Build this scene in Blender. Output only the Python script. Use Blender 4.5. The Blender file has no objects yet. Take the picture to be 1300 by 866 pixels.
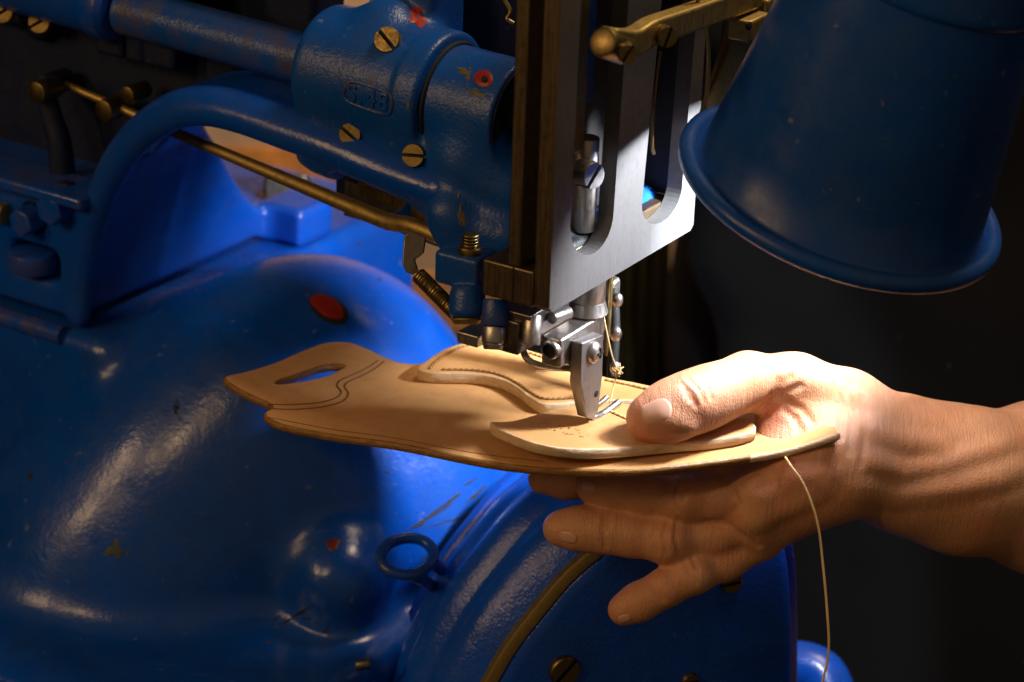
import bpy, bmesh, math, random
import numpy as np
from mathutils import Vector as V, Matrix
from mathutils.geometry import delaunay_2d_cdt
random.seed(7); rng = np.random.default_rng(7)
scene = bpy.context.scene
COL = scene.collection

# ------------------------------------------------------------------ camera and survey helpers
FPX = 1300 * 85 / 36
PITCH, ROLL = math.radians(23.2), math.radians(2.0)
_R0 = np.array([1, 0, 0.]); CF = np.array([0, math.cos(PITCH), -math.sin(PITCH)])
_U0 = np.array([0, math.sin(PITCH), math.cos(PITCH)])
CR = _R0 * math.cos(ROLL) + _U0 * math.sin(ROLL)
CU = _U0 * math.cos(ROLL) - _R0 * math.sin(ROLL)
def ray(px, py): return CF + (px - 650) / FPX * CR + (433 - py) / FPX * CU
CAM = -1.228 * ray(765, 520)          # the needle point is the origin
A = np.array([-.85, .527, 0]); A /= np.linalg.norm(A)      # along the machine arm, away from the head
B = np.array([A[1], -A[0], 0])                             # across the arm
Z = np.array([0, 0, 1.])
def P(px, py, d): return CAM + d * ray(px, py)
def on(px, py, n, c):
    d = ray(px, py); return CAM + d * ((c - CAM @ n) / (d @ n))
def PA(x, y, a): return on(x, y, A, a)
def PB(x, y, b): return on(x, y, B, b)
def PZ(x, y, z): return on(x, y, Z, z)
def M(a, b, z): return a * A + b * B + z * Z
def abz(q): return np.array([q @ A, q @ B, q[2]])
ABZ = np.stack([A, B, Z])             # rows: local -> world is v @ ABZ
def px2m(r, d): return r * d / FPX
def nrm(v): v = np.asarray(v, float); return v / np.linalg.norm(v)

cam = bpy.data.cameras.new('camera'); camo = bpy.data.objects.new('camera', cam); COL.objects.link(camo)
camo.matrix_world = Matrix(((CR[0], CU[0], -CF[0], CAM[0]), (CR[1], CU[1], -CF[1], CAM[1]), (CR[2], CU[2], -CF[2], CAM[2]), (0, 0, 0, 1)))
cam.lens = 85; cam.sensor_width = 36; cam.clip_start = .05; cam.clip_end = 60
cam.dof.use_dof = True; cam.dof.focus_distance = 1.19; cam.dof.aperture_fstop = 8
scene.camera = camo

# ------------------------------------------------------------------ materials
class NT:
    def __init__(s, name):
        s.m = bpy.data.materials.new(name); s.m.use_nodes = True
        s.t = s.m.node_tree; s.t.nodes.clear()
        s.out = s.n('ShaderNodeOutputMaterial'); s.p = s.n('ShaderNodeBsdfPrincipled')
        s.t.links.new(s.p.outputs[0], s.out.inputs[0]); s.tc = s.n('ShaderNodeTexCoord').outputs['Object']
    def n(s, typ, **kw):
        nd = s.t.nodes.new(typ)
        for k, v in kw.items():
            if hasattr(nd, k): setattr(nd, k, v)
            else: nd.inputs[k.replace('_', ' ')].default_value = v
        return nd
    def l(s, a, b): s.t.links.new(a, b)
    def noise(s, scale, detail=4, rough=.55, stretch=None, dist=0):
        nd = s.n('ShaderNodeTexNoise', Scale=scale, Detail=detail, Roughness=rough, Distortion=dist)
        co = s.tc
        if stretch:
            mp = s.n('ShaderNodeMapping'); mp.inputs['Scale'].default_value = stretch; s.l(s.tc, mp.inputs[0]); co = mp.outputs[0]
        s.l(co, nd.inputs['Vector']); return nd.outputs['Fac']
    def ramp(s, fac, a, b, ca=(0, 0, 0, 1), cb=(1, 1, 1, 1)):
        r = s.n('ShaderNodeValToRGB'); r.color_ramp.elements[0].position = a; r.color_ramp.elements[1].position = b
        r.color_ramp.elements[0].color = ca; r.color_ramp.elements[1].color = cb
        s.l(fac, r.inputs[0]); return r.outputs[0]
    def mix(s, fac, a, b):
        m = s.n('ShaderNodeMix', data_type='RGBA')
        for i, v in ((0, fac), (6, a), (7, b)):
            if hasattr(v, 'links') or hasattr(v, 'is_linked'): s.l(v, m.inputs[i])
            else: m.inputs[i].default_value = v if i == 0 else (*v[:3], 1)
        return m.outputs[2]
    def mul(s, a, b):
        m = s.n('ShaderNodeMath', operation='MULTIPLY')
        for i, v in enumerate((a, b)):
            if hasattr(v, 'is_linked'): s.l(v, m.inputs[i])
            else: m.inputs[i].default_value = v
        return m.outputs[0]
    def add(s, a, b):
        m = s.n('ShaderNodeMath', operation='ADD')
        for i, v in enumerate((a, b)):
            if hasattr(v, 'is_linked'): s.l(v, m.inputs[i])
            else: m.inputs[i].default_value = v
        return m.outputs[0]
    def bump(s, h, strength=.3, dist=.001):
        b = s.n('ShaderNodeBump', Strength=strength, Distance=dist); s.l(h, b.inputs['Height']); s.l(b.outputs[0], s.p.inputs['Normal'])
    def set(s, **kw):
        for k, v in kw.items():
            k = k.replace('_', ' '); i = s.p.inputs[k]
            if hasattr(v, 'is_linked'): s.l(v, i)
            elif isinstance(v, tuple): i.default_value = (*v[:3], 1) if len(v) == 3 else v
            else: i.default_value = v

def paint(name, col, rough=.3, crinkle=.12, cscale=420, chip=.0, chipcol=(.09, .06, .03), dirt=.35, dust=.25, coat=0.0, film=.2, dent=0.0, wear=.0):
    s = NT(name)
    big = s.noise(9, 5, .6); fine = s.noise(cscale, 3, .6); mid = s.noise(60, 6, .65)
    c = s.mix(s.ramp(big, .35, .7), tuple(x * .8 for x in col), tuple(min(1, x * 1.12) for x in col))
    c = s.mix(s.mul(s.ramp(mid, .52, .78), dirt), c, (.012, .013, .015))          # grime
    fl = s.noise(22, 6, .7, dist=.6)
    c = s.mix(s.mul(s.ramp(fl, .38, .72), film), c, (.055, .085, .12))           # dried oil film
    sp = s.noise(150, 2, .5)
    c = s.mix(s.mul(s.ramp(sp, .70, .78), dust), c, (.30, .27, .22))              # dust specks
    scr = s.noise(1, 2, .5, (30, 520, 260), .3)
    c = s.mix(s.mul(s.ramp(scr, .69, .74), .3), c, (.07, .11, .17))              # fine scratches
    if wear > 0:
        g = s.n('ShaderNodeNewGeometry'); k = s.mul(s.ramp(g.outputs['Pointiness'], .525, .575), s.ramp(mid, .42, .6))
        c = s.mix(s.mul(k, wear), c, chipcol)
    if chip > 0:
        ch = s.noise(34, 5, .6, dist=.4)
        k = s.ramp(ch, .74 - chip, .755 - chip)
        c = s.mix(k, c, chipcol)
    rr = s.ramp(mid, .3, .75, (rough * .8,) * 3 + (1,), (min(1, rough * 1.6),) * 3 + (1,))
    s.set(Base_Color=c, Roughness=rr, IOR=1.5, Coat_Weight=coat, Coat_Roughness=.12)
    s.p.inputs['Specular IOR Level'].default_value = .4
    h = s.add(s.mul(fine, .5), s.mul(s.noise(cscale * .25, 4, .6), .9)); s.bump(h, crinkle, .0012)
    if dent > 0:
        b2 = s.n('ShaderNodeBump', Strength=dent, Distance=.006); s.l(s.noise(16, 2, .4), b2.inputs['Height'])
        s.l(b2.outputs[0], [n for n in s.t.nodes if n.type == 'BUMP' and n != b2][0].inputs['Normal'])
    return s.m

def metal(name, col, rough=.3, scr=.15, stretch=(900, 900, 60), dirt=.4, metallic=1.0, dirtcol=(.02, .016, .012)):
    s = NT(name)
    mid = s.noise(230, 6, .7); st = s.noise(1, 4, .6, stretch)
    c = s.mix(s.mul(s.ramp(mid, .5, .75), dirt), col, dirtcol)
    rr = s.ramp(s.add(s.mul(st, .5), s.mul(mid, .5)), .3, .7, (rough * .7,) * 3 + (1,), (min(1, rough * 1.5),) * 3 + (1,))
    s.set(Base_Color=c, Roughness=rr, Metallic=metallic); s.bump(st, scr, .0004)
    return s.m

def plain(name, col, rough=.5, bumpk=.1, bs=300, metallic=0.0, var=.25):
    s = NT(name); mid = s.noise(40, 5, .6)
    c = s.mix(s.ramp(mid, .3, .7), tuple(x * (1 - var) for x in col), tuple(min(1, x * (1 + var)) for x in col))
    s.set(Base_Color=c, Roughness=rough, Metallic=metallic); s.bump(s.noise(bs, 4, .6), bumpk, .001)
    return s.m

MAT = {}
MAT['base'] = paint('deep_blue_enamel', (.0006, .062, .41), .22, .20, 330, chip=.0, dust=.25, dirt=.3, dent=.25, wear=.5)
MAT['frame'] = paint('blue_enamel', (.0015, .066, .46), .22, .14, 420, chip=.0, dust=.2, wear=.6, dent=.15)
MAT['head'] = paint('crinkled_blue_paint', (.0035, .074, .40), .28, .35, 620, chip=.02, dust=.35, wear=.8)
MAT['dark'] = paint('shaded_grimy_blue_paint', (.001, .007, .04), .55, .3, 400, chip=.0, dust=.05, film=.0, dirt=.5)  # blue darkened to hold recess shade as well as grime
MAT['drum'] = paint('worn_blue_enamel', (.0015, .072, .56), .21, .34, 520, chip=.0, dust=.2)
MAT['navy'] = paint('navy_enamel', (.0008, .062, .35), .30, .03, 500, chip=0, dust=.45, dirt=.15, dent=.35, film=.3)
MAT['steel'] = metal('brushed_steel', (.105, .105, .11), .58, .12, (700, 700, 25), .30, metallic=.35)
MAT['polished'] = metal('polished_steel', (.50, .47, .45), .36, .08, (600, 600, 60), .35)
MAT['darksteel'] = metal('dark_steel', (.19, .17, .155), .40, .15, (600, 600, 60), .35)
MAT['footsteel'] = metal('worn_steel', (.27, .255, .255), .36, .1, (500, 500, 60), .25, metallic=.85)
MAT['bronze'] = metal('oily_bronze', (.24, .17, .07), .38, .2, (500, 500, 60), .55)
MAT['screwbrass'] = metal('dull_screw_brass', (.27, .19, .075), .42, .25, (600, 90, 600), .6)
MAT['brass'] = metal('tarnished_brass', (.46, .33, .12), .5, .2, (400, 400, 80), .4)
MAT['rail'] = metal('browned_steel', (.20, .145, .09), .42, .25, (900, 900, 40), .35)
MAT['black'] = plain('black_recess', (.004, .004, .005), .7)
MAT['crinkblack'] = paint('crinkled_black_paint', (.006, .008, .012), .5, .6, 500, chip=0, dust=.2)
MAT['red'] = plain('red_paint', (.30, .012, .006), .45, .2)
MAT['dirt'] = plain('oily_dirt', (.012, .012, .014), .85, .3)
MAT['stain'] = plain('worn_undercoat', (.045, .05, .032), .6, .3)
MAT['darkred'] = plain('dull_red_paint', (.10, .006, .006), .5, .2)
MAT['chip'] = plain('bare_brass_chip', (.11, .085, .04), .5, .3)
MAT['thread'] = plain('waxed_thread', (.62, .42, .17), .6, .3, 900)
MAT['threadpale'] = plain('pale_waxed_thread', (.75, .66, .50), .55, .3, 900)
MAT['stitch'] = plain('stitching_thread', (.30, .15, .04), .6, .3, 900)
MAT['crease'] = plain('tooled_crease', (.20, .085, .025), .5, .1)
MAT['stamp'] = plain('tooled_stamp', (.40, .19, .07), .5, .1)
MAT['nail'] = plain('nail', (.61, .35, .25), .34, .05, 200, var=.08)

def leather():
    s = NT('veg_tan_leather')
    big = s.noise(14, 5, .6); grain = s.noise(900, 3, .6); mid = s.noise(120, 5, .6)
    c = s.mix(s.ramp(big, .3, .72), (.59, .29, .10), (.73, .41, .165))
    c = s.mix(s.mul(s.ramp(mid, .5, .8), .35), c, (.42, .195, .05))
    pores = s.n('ShaderNodeTexVoronoi', Scale=1400); s.l(s.tc, pores.inputs['Vector'])
    c = s.mix(s.mul(s.ramp(pores.outputs['Distance'], .30, .05), .22), c, (.30, .13, .035))
    scr = s.noise(1, 3, .6, (40, 900, 400), .2)
    c = s.mix(s.mul(s.ramp(scr, .66, .74), .22), c, (.70, .42, .17))
    blot = s.noise(38, 3, .5); c = s.mix(s.mul(s.ramp(blot, .60, .75), .30), c, (.40, .18, .045))
    s.set(Base_Color=c, Roughness=s.ramp(mid, .3, .7, (.34,) * 3 + (1,), (.55,) * 3 + (1,)))
    s.p.inputs['Sheen Weight'].default_value = .05
    s.bump(s.add(s.add(s.mul(grain, .6), mid), s.mul(pores.outputs['Distance'], .5)), .22, .0006); return s.m
def leather_edge(name, c1, c2, rough):
    s = NT(name); st = s.noise(1, 4, .6, (160, 160, 900)); mid = s.noise(220, 4, .6)
    s.set(Base_Color=s.mix(s.ramp(s.add(s.mul(st, .6), s.mul(mid, .4)), .35, .65), c1, c2), Roughness=rough)
    s.bump(s.add(st, s.noise(500, 4, .7)), .6, .0008); return s.m
MAT['leather'] = leather()
MAT['edge'] = leather_edge('burnished_edge', (.17, .075, .018), (.36, .18, .05), .28)
MAT['rawedge'] = leather_edge('raw_leather_edge', (.52, .35, .20), (.75, .57, .37), .6)

def skin():
    s = NT('skin')
    at = s.n('ShaderNodeAttribute', attribute_name='flush'); fl = at.outputs['Fac']
    big = s.noise(30, 4, .6); spots = s.noise(120, 2, .5)
    c = s.mix(s.ramp(big, .3, .7), (.57, .258, .128), (.67, .35, .195))
    blotch = s.noise(75, 4, .6); c = s.mix(s.mul(s.ramp(blotch, .5, .75), .35), c, (.60, .22, .13))
    vein = s.noise(26, 2, .4, dist=1.5); c = s.mix(s.mul(s.ramp(vein, .56, .62), .18), c, (.38, .26, .20))
    c = s.mix(s.mul(fl, .6), c, (.62, .20, .13))
    c = s.mix(s.mul(s.ramp(spots, .72, .78), .45), c, (.26, .12, .06))
    s.set(Base_Color=c, Roughness=.42)
    s.p.inputs['Subsurface Weight'].default_value = .25
    s.p.inputs['Subsurface Radius'].default_value = (1, .35, .2)
    s.p.inputs['Subsurface Scale'].default_value = .004
    # wrinkled skin: fine cells plus long creases across the wrist and forearm
    vo = s.n('ShaderNodeTexVoronoi', feature='DISTANCE_TO_EDGE', Scale=850)
    mp = s.n('ShaderNodeMapping'); mp.inputs['Scale'].default_value = (1.25, .8, .55); s.l(s.tc, mp.inputs[0]); s.l(mp.outputs[0], vo.inputs['Vector'])
    cells = s.ramp(vo.outputs['Distance'], .0, .22)
    wav = s.noise(1, 4, .7, (420, 60, 75), .3)
    w2 = s.noise(200, 5, .65)
    h = s.add(s.add(s.mul(cells, .22), s.mul(wav, 1.5)), s.mul(w2, .35))
    s.bump(h, .5, .0011)
    return s.m
MAT['skin'] = skin()
def cloth():
    s = NT('black_cloth'); fine = s.noise(1, 3, .6, (900, 900, 900)); big = s.noise(6, 4, .5)
    c = s.mix(s.ramp(big, .3, .7), (.0035, .004, .0052), (.007, .0078, .0095))
    lint = s.noise(130, 2, .5)
    c = s.mix(s.mul(s.ramp(lint, .76, .8), .6), c, (.12, .12, .12))
    s.set(Base_Color=c, Roughness=.95); s.p.inputs['Sheen Weight'].default_value = .02; s.p.inputs['Specular IOR Level'].default_value = .2
    s.bump(fine, .4, .001); return s.m
MAT['cloth'] = cloth()
MAT['wall'] = plain('plaster', (.50, .36, .28), .9, .1, 40, var=.12)
MAT['wood'] = plain('orange_wood', (.42, .17, .03), .5, .1, 60, var=.35)

# ------------------------------------------------------------------ object helpers
def empty(name, loc=(0, 0, 0), label=None, cat=None, group=None):
    o = bpy.data.objects.new(name, None); COL.objects.link(o); o.location = V(loc); o.empty_display_size = .02
    if label: o['label'] = label
    if cat: o['category'] = cat
    if group: o['group'] = group
    return o
def link(name, me, mats, parent=None, smooth=True):
    o = bpy.data.objects.new(name, me); COL.objects.link(o)
    for m in (mats if isinstance(mats, (list, tuple)) else [mats]): me.materials.append(MAT[m])
    if smooth:
        for p in me.polygons: p.use_smooth = True
    if parent is not None:
        o.parent = parent            # meshes carry world coordinates; only the thing's Empty has an offset
        if parent.type == 'EMPTY': o.matrix_parent_inverse = Matrix.Translation(parent.location).inverted()
    return o
def obj(name, bm, mats, parent=None, sharp=35, bevel=0):
    bm.normal_update()
    me = bpy.data.meshes.new(name); bm.to_mesh(me); bm.free()
    o = link(name, me, mats, parent)
    me.set_sharp_from_angle(angle=math.radians(sharp))
    if bevel:
        b = o.modifiers.new('bevel', 'BEVEL'); b.width = bevel; b.segments = 3; b.limit_method = 'ANGLE'; b.angle_limit = math.radians(40)
        b.harden_normals = False
    return o
def frame_of(ax):
    ax = nrm(ax); t = np.array([0, 0, 1.]) if abs(ax[2]) < .9 else np.array([1., 0, 0])
    u = nrm(np.cross(t, ax)); return u, np.cross(ax, u), ax
def lathe(bm, o, ax, prof, seg=48, cap=True):
    u, v, ax = frame_of(ax); o = np.asarray(o, float); rings = []
    for t, r in prof:
        rings.append([bm.verts.new(o + ax * t + r * (u * math.cos(2 * math.pi * i / seg) + v * math.sin(2 * math.pi * i / seg))) for i in range(seg)])
    for a, b in zip(rings, rings[1:]):
        for i in range(seg): bm.faces.new((a[i], a[(i + 1) % seg], b[(i + 1) % seg], b[i]))
    if cap:
        bm.faces.new(rings[0][::-1]); bm.faces.new(rings[-1])
def cyl(bm, p, q, r, r2=None, seg=32, ch=None):
    p, q = np.asarray(p, float), np.asarray(q, float); L = np.linalg.norm(q - p); r2 = r if r2 is None else r2
    ch = min(r, r2) * .12 if ch is None else ch
    lathe(bm, p, q - p, [(0, r - ch), (ch * .35, r - ch * .3), (ch, r), (L - ch, r2), (L - ch * .35, r2 - ch * .3), (L, r2 - ch)], seg)
def boxm(bm, c, hx, hy, hz):
    """box from a centre and three half vectors"""
    c = np.asarray(c, float); vs = {}
    for i in (-1, 1):
        for j in (-1, 1):
            for k in (-1, 1): vs[i, j, k] = bm.verts.new(c + i * np.asarray(hx) + j * np.asarray(hy) + k * np.asarray(hz))
    fs = []
    for ax in range(3):
        for sg in (-1, 1):
            o2 = [t for t in range(3) if t != ax]; q = []
            for a, b in ((-1, -1), (1, -1), (1, 1), (-1, 1)):
                key = [0, 0, 0]; key[ax] = sg; key[o2[0]] = a; key[o2[1]] = b; q.append(vs[tuple(key)])
            fs.append(bm.faces.new(q))
    bmesh.ops.recalc_face_normals(bm, faces=fs)
def boxabz(bm, a0, a1, b0, b1, z0, z1):
    boxm(bm, M((a0 + a1) / 2, (b0 + b1) / 2, (z0 + z1) / 2), A * (a1 - a0) / 2, B * (b1 - b0) / 2, Z * (z1 - z0) / 2)
def smoothpts(pts, n=8, closed=False):
    pts = [np.asarray(p, float) for p in pts]; out = []; N = len(pts)
    for i in range(N if closed else N - 1):
        g = lambda k: pts[k % N] if closed else pts[min(max(k, 0), N - 1)]
        p0, p1, p2, p3 = g(i - 1), g(i), g(i + 1), g(i + 2)
        for t in np.linspace(0, 1, n, endpoint=False):
            out.append(.5 * ((2 * p1) + (-p0 + p2) * t + (2 * p0 - 5 * p1 + 4 * p2 - p3) * t * t + (-p0 + 3 * p1 - 3 * p2 + p3) * t ** 3))
    if not closed: out.append(pts[-1])
    return out
def tube(bm, pts, r, seg=14, closed=False, flat=None):
    pts = [np.asarray(p, float) for p in pts]; N = len(pts); rs = r if hasattr(r, '__len__') else [r] * N; rings = []; u = None
    for i in range(N):
        t = nrm(pts[(i + 1) % N] - pts[i - 1]) if closed else nrm(pts[min(i + 1, N - 1)] - pts[max(i - 1, 0)])
        if u is None: u = frame_of(t)[0]
        u = nrm(u - t * (u @ t)); v = np.cross(t, u)
        rings.append([bm.verts.new(pts[i] + rs[i] * (u * math.cos(2 * math.pi * k / seg) + v * math.sin(2 * math.pi * k / seg))) for k in range(seg)])
    for i in range(N if closed else N - 1):
        a, b = rings[i], rings[(i + 1) % N]
        for k in range(seg): bm.faces.new((a[k], a[(k + 1) % seg], b[(k + 1) % seg], b[k]))
    if not closed: bm.faces.new(rings[0][::-1]); bm.faces.new(rings[-1])
def strap(bm, pts, w, t, wdir):
    """flat bar along pts, width along wdir"""
    pts = [np.asarray(p, float) for p in pts]; N = len(pts); rings = []
    for i in range(N):
        tg = nrm(pts[min(i + 1, N - 1)] - pts[max(i - 1, 0)]); wv = np.asarray(wdir, float); wv = nrm(wv - tg * (wv @ tg)); nv = np.cross(tg, wv)
        ww = w[i] if hasattr(w, '__len__') else w
        rings.append([bm.verts.new(pts[i] + wv * sx * ww / 2 + nv * sy * t / 2) for sx, sy in ((-1, -1), (1, -1), (1, 1), (-1, 1))])
    for a, b in zip(rings, rings[1:]):
        for k in range(4): bm.faces.new((a[k], a[(k + 1) % 4], b[(k + 1) % 4], b[k]))
    bm.faces.new(rings[0][::-1]); bm.faces.new(rings[-1])
    bmesh.ops.recalc_face_normals(bm, faces=bm.faces[:])
def prism(bm, pts, ext, holes=()):
    """planar outline (3-D points) with holes, extruded by the vector ext"""
    es = []
    for lp in [pts, *holes]:
        vs = [bm.verts.new(p) for p in lp]
        es += [bm.edges.new((vs[i], vs[(i + 1) % len(vs)])) for i in range(len(vs))]
    g = bmesh.ops.triangle_fill(bm, use_beauty=True, use_dissolve=False, edges=es)
    fs = [x for x in g['geom'] if isinstance(x, bmesh.types.BMFace)]
    e = bmesh.ops.extrude_face_region(bm, geom=fs)
    bmesh.ops.translate(bm, verts=[x for x in e['geom'] if isinstance(x, bmesh.types.BMVert)], vec=V(ext))
    bmesh.ops.recalc_face_normals(bm, faces=bm.faces[:])
def ball(bm, c, r, axes=None, seg=24):
    g = bmesh.ops.create_uvsphere(bm, u_segments=seg, v_segments=seg // 2, radius=1)
    ax = np.eye(3) if axes is None else np.array([nrm(x) for x in axes]); rr = np.array([r, r, r]) if not hasattr(r, '__len__') else np.array(r)
    for v in g['verts']:
        q = np.array(v.co) * rr; v.co = V(np.asarray(c) + q @ ax)

# ------------------------------------------------------------------ signed-distance castings
class Field:
    def __init__(s, lo, hi, h):
        s.lo = np.array(lo, float); s.h = h; s.n = np.ceil((np.array(hi) - s.lo) / h).astype(int) + 1
        s.f = np.full(s.n, 1.0, np.float32)
    def sub(s, lo, hi):
        i0 = np.clip(np.floor((np.array(lo) - s.lo) / s.h).astype(int), 0, s.n - 1); i1 = np.clip(np.ceil((np.array(hi) - s.lo) / s.h).astype(int) + 1, 1, s.n)
        i1 = np.maximum(i1, i0 + 1)
        sl = tuple(slice(a, b) for a, b in zip(i0, i1))
        g = [(s.lo[k] + s.h * np.arange(i0[k], i1[k])).astype(np.float32) for k in range(3)]
        return sl, np.meshgrid(*g, indexing='ij', sparse=True)
    def comb(s, sl, d, k, op):
        a = s.f[sl]
        if op == 'cut': a, d2, sg = -a, d, -1.0; d = d2
        else: sg = 1.0
        if k > 0:
            hh = np.maximum(k - np.abs(a - d), 0) / k; r = np.minimum(a, d) - hh * hh * k * .25
        else: r = np.minimum(a, d)
        s.f[sl] = sg * r
    def cones(s, chain, k=.004, kin=.003, op='add'):
        """chain of (p, r) joined by round cones, then blended into the field"""
        pts = np.array([c[0] for c in chain], float); rs = [c[1] for c in chain]; mg = k + kin + 4 * s.h
        lo = (pts - np.array(rs)[:, None]).min(0) - mg; hi = (pts + np.array(rs)[:, None]).max(0) + mg
        sl, (X, Y, Zz) = s.sub(lo, hi); d = None
        if len(chain) == 1:
            p = pts[0]; d = np.sqrt((X - p[0]) ** 2 + (Y - p[1]) ** 2 + (Zz - p[2]) ** 2) - rs[0]
        for i in range(len(chain) - 1):
            p, q = pts[i], pts[i + 1]; e = q - p; L2 = e @ e
            t = np.clip(((X - p[0]) * e[0] + (Y - p[1]) * e[1] + (Zz - p[2]) * e[2]) / L2, 0, 1)
            t2 = t * t * (3 - 2 * t) * .5 + t * .5
            di = np.sqrt((X - p[0] - t * e[0]) ** 2 + (Y - p[1] - t * e[1]) ** 2 + (Zz - p[2] - t * e[2]) ** 2) - (rs[i] + (rs[i + 1] - rs[i]) * t2)
            if d is None: d = di
            else:
                hh = np.maximum(kin - np.abs(d - di), 0) / kin; d = np.minimum(d, di) - hh * hh * kin * .25
        s.comb(sl, d.astype(np.float32), k, op); return s
    def ell(s, c, r, axes=None, k=.01, op='add'):
        c = np.asarray(c, float); r = np.asarray(r, float); ax = np.eye(3) if axes is None else np.array([nrm(x) for x in axes])
        R = r.max() + k + 4 * s.h; sl, (X, Y, Zz) = s.sub(c - R, c + R)
        q = [((X - c[0]) * a[0] + (Y - c[1]) * a[1] + (Zz - c[2]) * a[2]) for a in ax]
        k0 = np.sqrt(sum((qi / ri) ** 2 for qi, ri in zip(q, r))); k1 = np.sqrt(sum((qi / ri ** 2) ** 2 for qi, ri in zip(q, r)))
        s.comb(sl, (k0 * (k0 - 1) / np.maximum(k1, 1e-6)).astype(np.float32), k, op); return s
    def box(s, c, hs, axes=None, rnd=.004, k=.006, op='add'):
        c = np.asarray(c, float); ax = np.eye(3) if axes is None else np.array([nrm(x) for x in axes])
        R = np.abs(np.asarray(hs) @ np.abs(ax)) + k + 4 * s.h; sl, (X, Y, Zz) = s.sub(c - R, c + R)
        q = [np.abs((X - c[0]) * a[0] + (Y - c[1]) * a[1] + (Zz - c[2]) * a[2]) - (h - rnd) for a, h in zip(ax, hs)]
        d = np.sqrt(sum(np.maximum(x, 0) ** 2 for x in q)) + np.minimum(np.maximum(np.maximum(q[0], q[1]), q[2]), 0) - rnd
        s.comb(sl, d.astype(np.float32), k, op); return s
    def cylf(s, p, q, r, rnd=.003, k=.004, op='add'):
        p, q = np.asarray(p, float), np.asarray(q, float); e = q - p; L = np.linalg.norm(e); e = e / L; c = (p + q) / 2
        R = L / 2 + r + k + 4 * s.h; sl, (X, Y, Zz) = s.sub(c - R, c + R)
        t = (X - c[0]) * e[0] + (Y - c[1]) * e[1] + (Zz - c[2]) * e[2]
        rr = np.sqrt(np.maximum((X - c[0]) ** 2 + (Y - c[1]) ** 2 + (Zz - c[2]) ** 2 - t * t, 0))
        q0 = np.abs(t) - (L / 2 - rnd); q1 = rr - (r - rnd)
        d = np.sqrt(np.maximum(q0, 0) ** 2 + np.maximum(q1, 0) ** 2) + np.minimum(np.maximum(q0, q1), 0) - rnd
        s.comb(sl, d.astype(np.float32), k, op); return s
    def mesh(s, name, to_world=None):
        f = s.f; f[0], f[-1] = np.maximum(f[0], .5 * s.h), np.maximum(f[-1], .5 * s.h)
        f[:, 0], f[:, -1] = np.maximum(f[:, 0], .5 * s.h), np.maximum(f[:, -1], .5 * s.h)
        f[:, :, 0], f[:, :, -1] = np.maximum(f[:, :, 0], .5 * s.h), np.maximum(f[:, :, -1], .5 * s.h)
        ins = f < 0; n = s.n
        cnt = np.zeros(n - 1, np.int8)
        cs = [(i, j, k) for i in (0, 1) for j in (0, 1) for k in (0, 1)]
        for i, j, k in cs: cnt += ins[i:n[0] - 1 + i, j:n[1] - 1 + j, k:n[2] - 1 + k]
        act = (cnt > 0) & (cnt < 8); I = np.argwhere(act); idx = np.full(n - 1, -1, np.int32); idx[act] = np.arange(len(I))
        acc = np.zeros((len(I), 3)); w = np.zeros(len(I))
        for c0 in cs:
            for ax in range(3):
                if c0[ax]: continue
                c1 = list(c0); c1[ax] = 1
                f0 = f[I[:, 0] + c0[0], I[:, 1] + c0[1], I[:, 2] + c0[2]]; f1 = f[I[:, 0] + c1[0], I[:, 1] + c1[1], I[:, 2] + c1[2]]
                m = (f0 < 0) != (f1 < 0); t = np.where(m, f0 / np.where(m, f0 - f1, 1), 0)
                p = np.tile(np.array(c0, float), (len(I), 1)); p[:, ax] += t; acc[m] += p[m]; w += m
        vs = s.lo + s.h * (I + acc / w[:, None])
        quads = []
        for ax in range(3):
            a1, a2 = (ax + 1) % 3, (ax + 2) % 3
            sl0 = [slice(None)] * 3; sl1 = [slice(None)] * 3; sl0[ax] = slice(0, -1); sl1[ax] = slice(1, None)
            x0, x1 = ins[tuple(sl0)], ins[tuple(sl1)]; ch = x0 != x1
            E = np.argwhere(ch); flip = x1[ch] if (to_world is None or np.linalg.det(to_world) > 0) else x0[ch]
            ok = (E[:, a1] > 0) & (E[:, a2] > 0) & (E[:, a1] < n[a1] - 1) & (E[:, a2] < n[a2] - 1); E, flip = E[ok], flip[ok]
            q = []
            for d1, d2 in ((-1, -1), (0, -1), (0, 0), (-1, 0)):
                G = E.copy(); G[:, a1] += d1; G[:, a2] += d2; q.append(idx[G[:, 0], G[:, 1], G[:, 2]])
            q = np.stack(q, 1); q[flip] = q[flip][:, ::-1]; quads.append(q)
        Q = np.concatenate(quads).astype(np.int32)
        if to_world is not None: vs = vs @ to_world
        me = bpy.data.meshes.new(name); me.vertices.add(len(vs)); me.vertices.foreach_set('co', vs.astype(np.float32).ravel())
        me.loops.add(Q.size); me.loops.foreach_set('vertex_index', Q.ravel()); me.polygons.add(len(Q))
        me.polygons.foreach_set('loop_start', np.arange(0, Q.size, 4, dtype=np.int32)); me.polygons.foreach_set('loop_total', np.full(len(Q), 4, np.int32))
        me.update(calc_edges=True); me.validate(); return me
def smooth_mesh(o, it=2, f=.5):
    m = o.modifiers.new('smooth', 'SMOOTH'); m.iterations = it; m.factor = f

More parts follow.
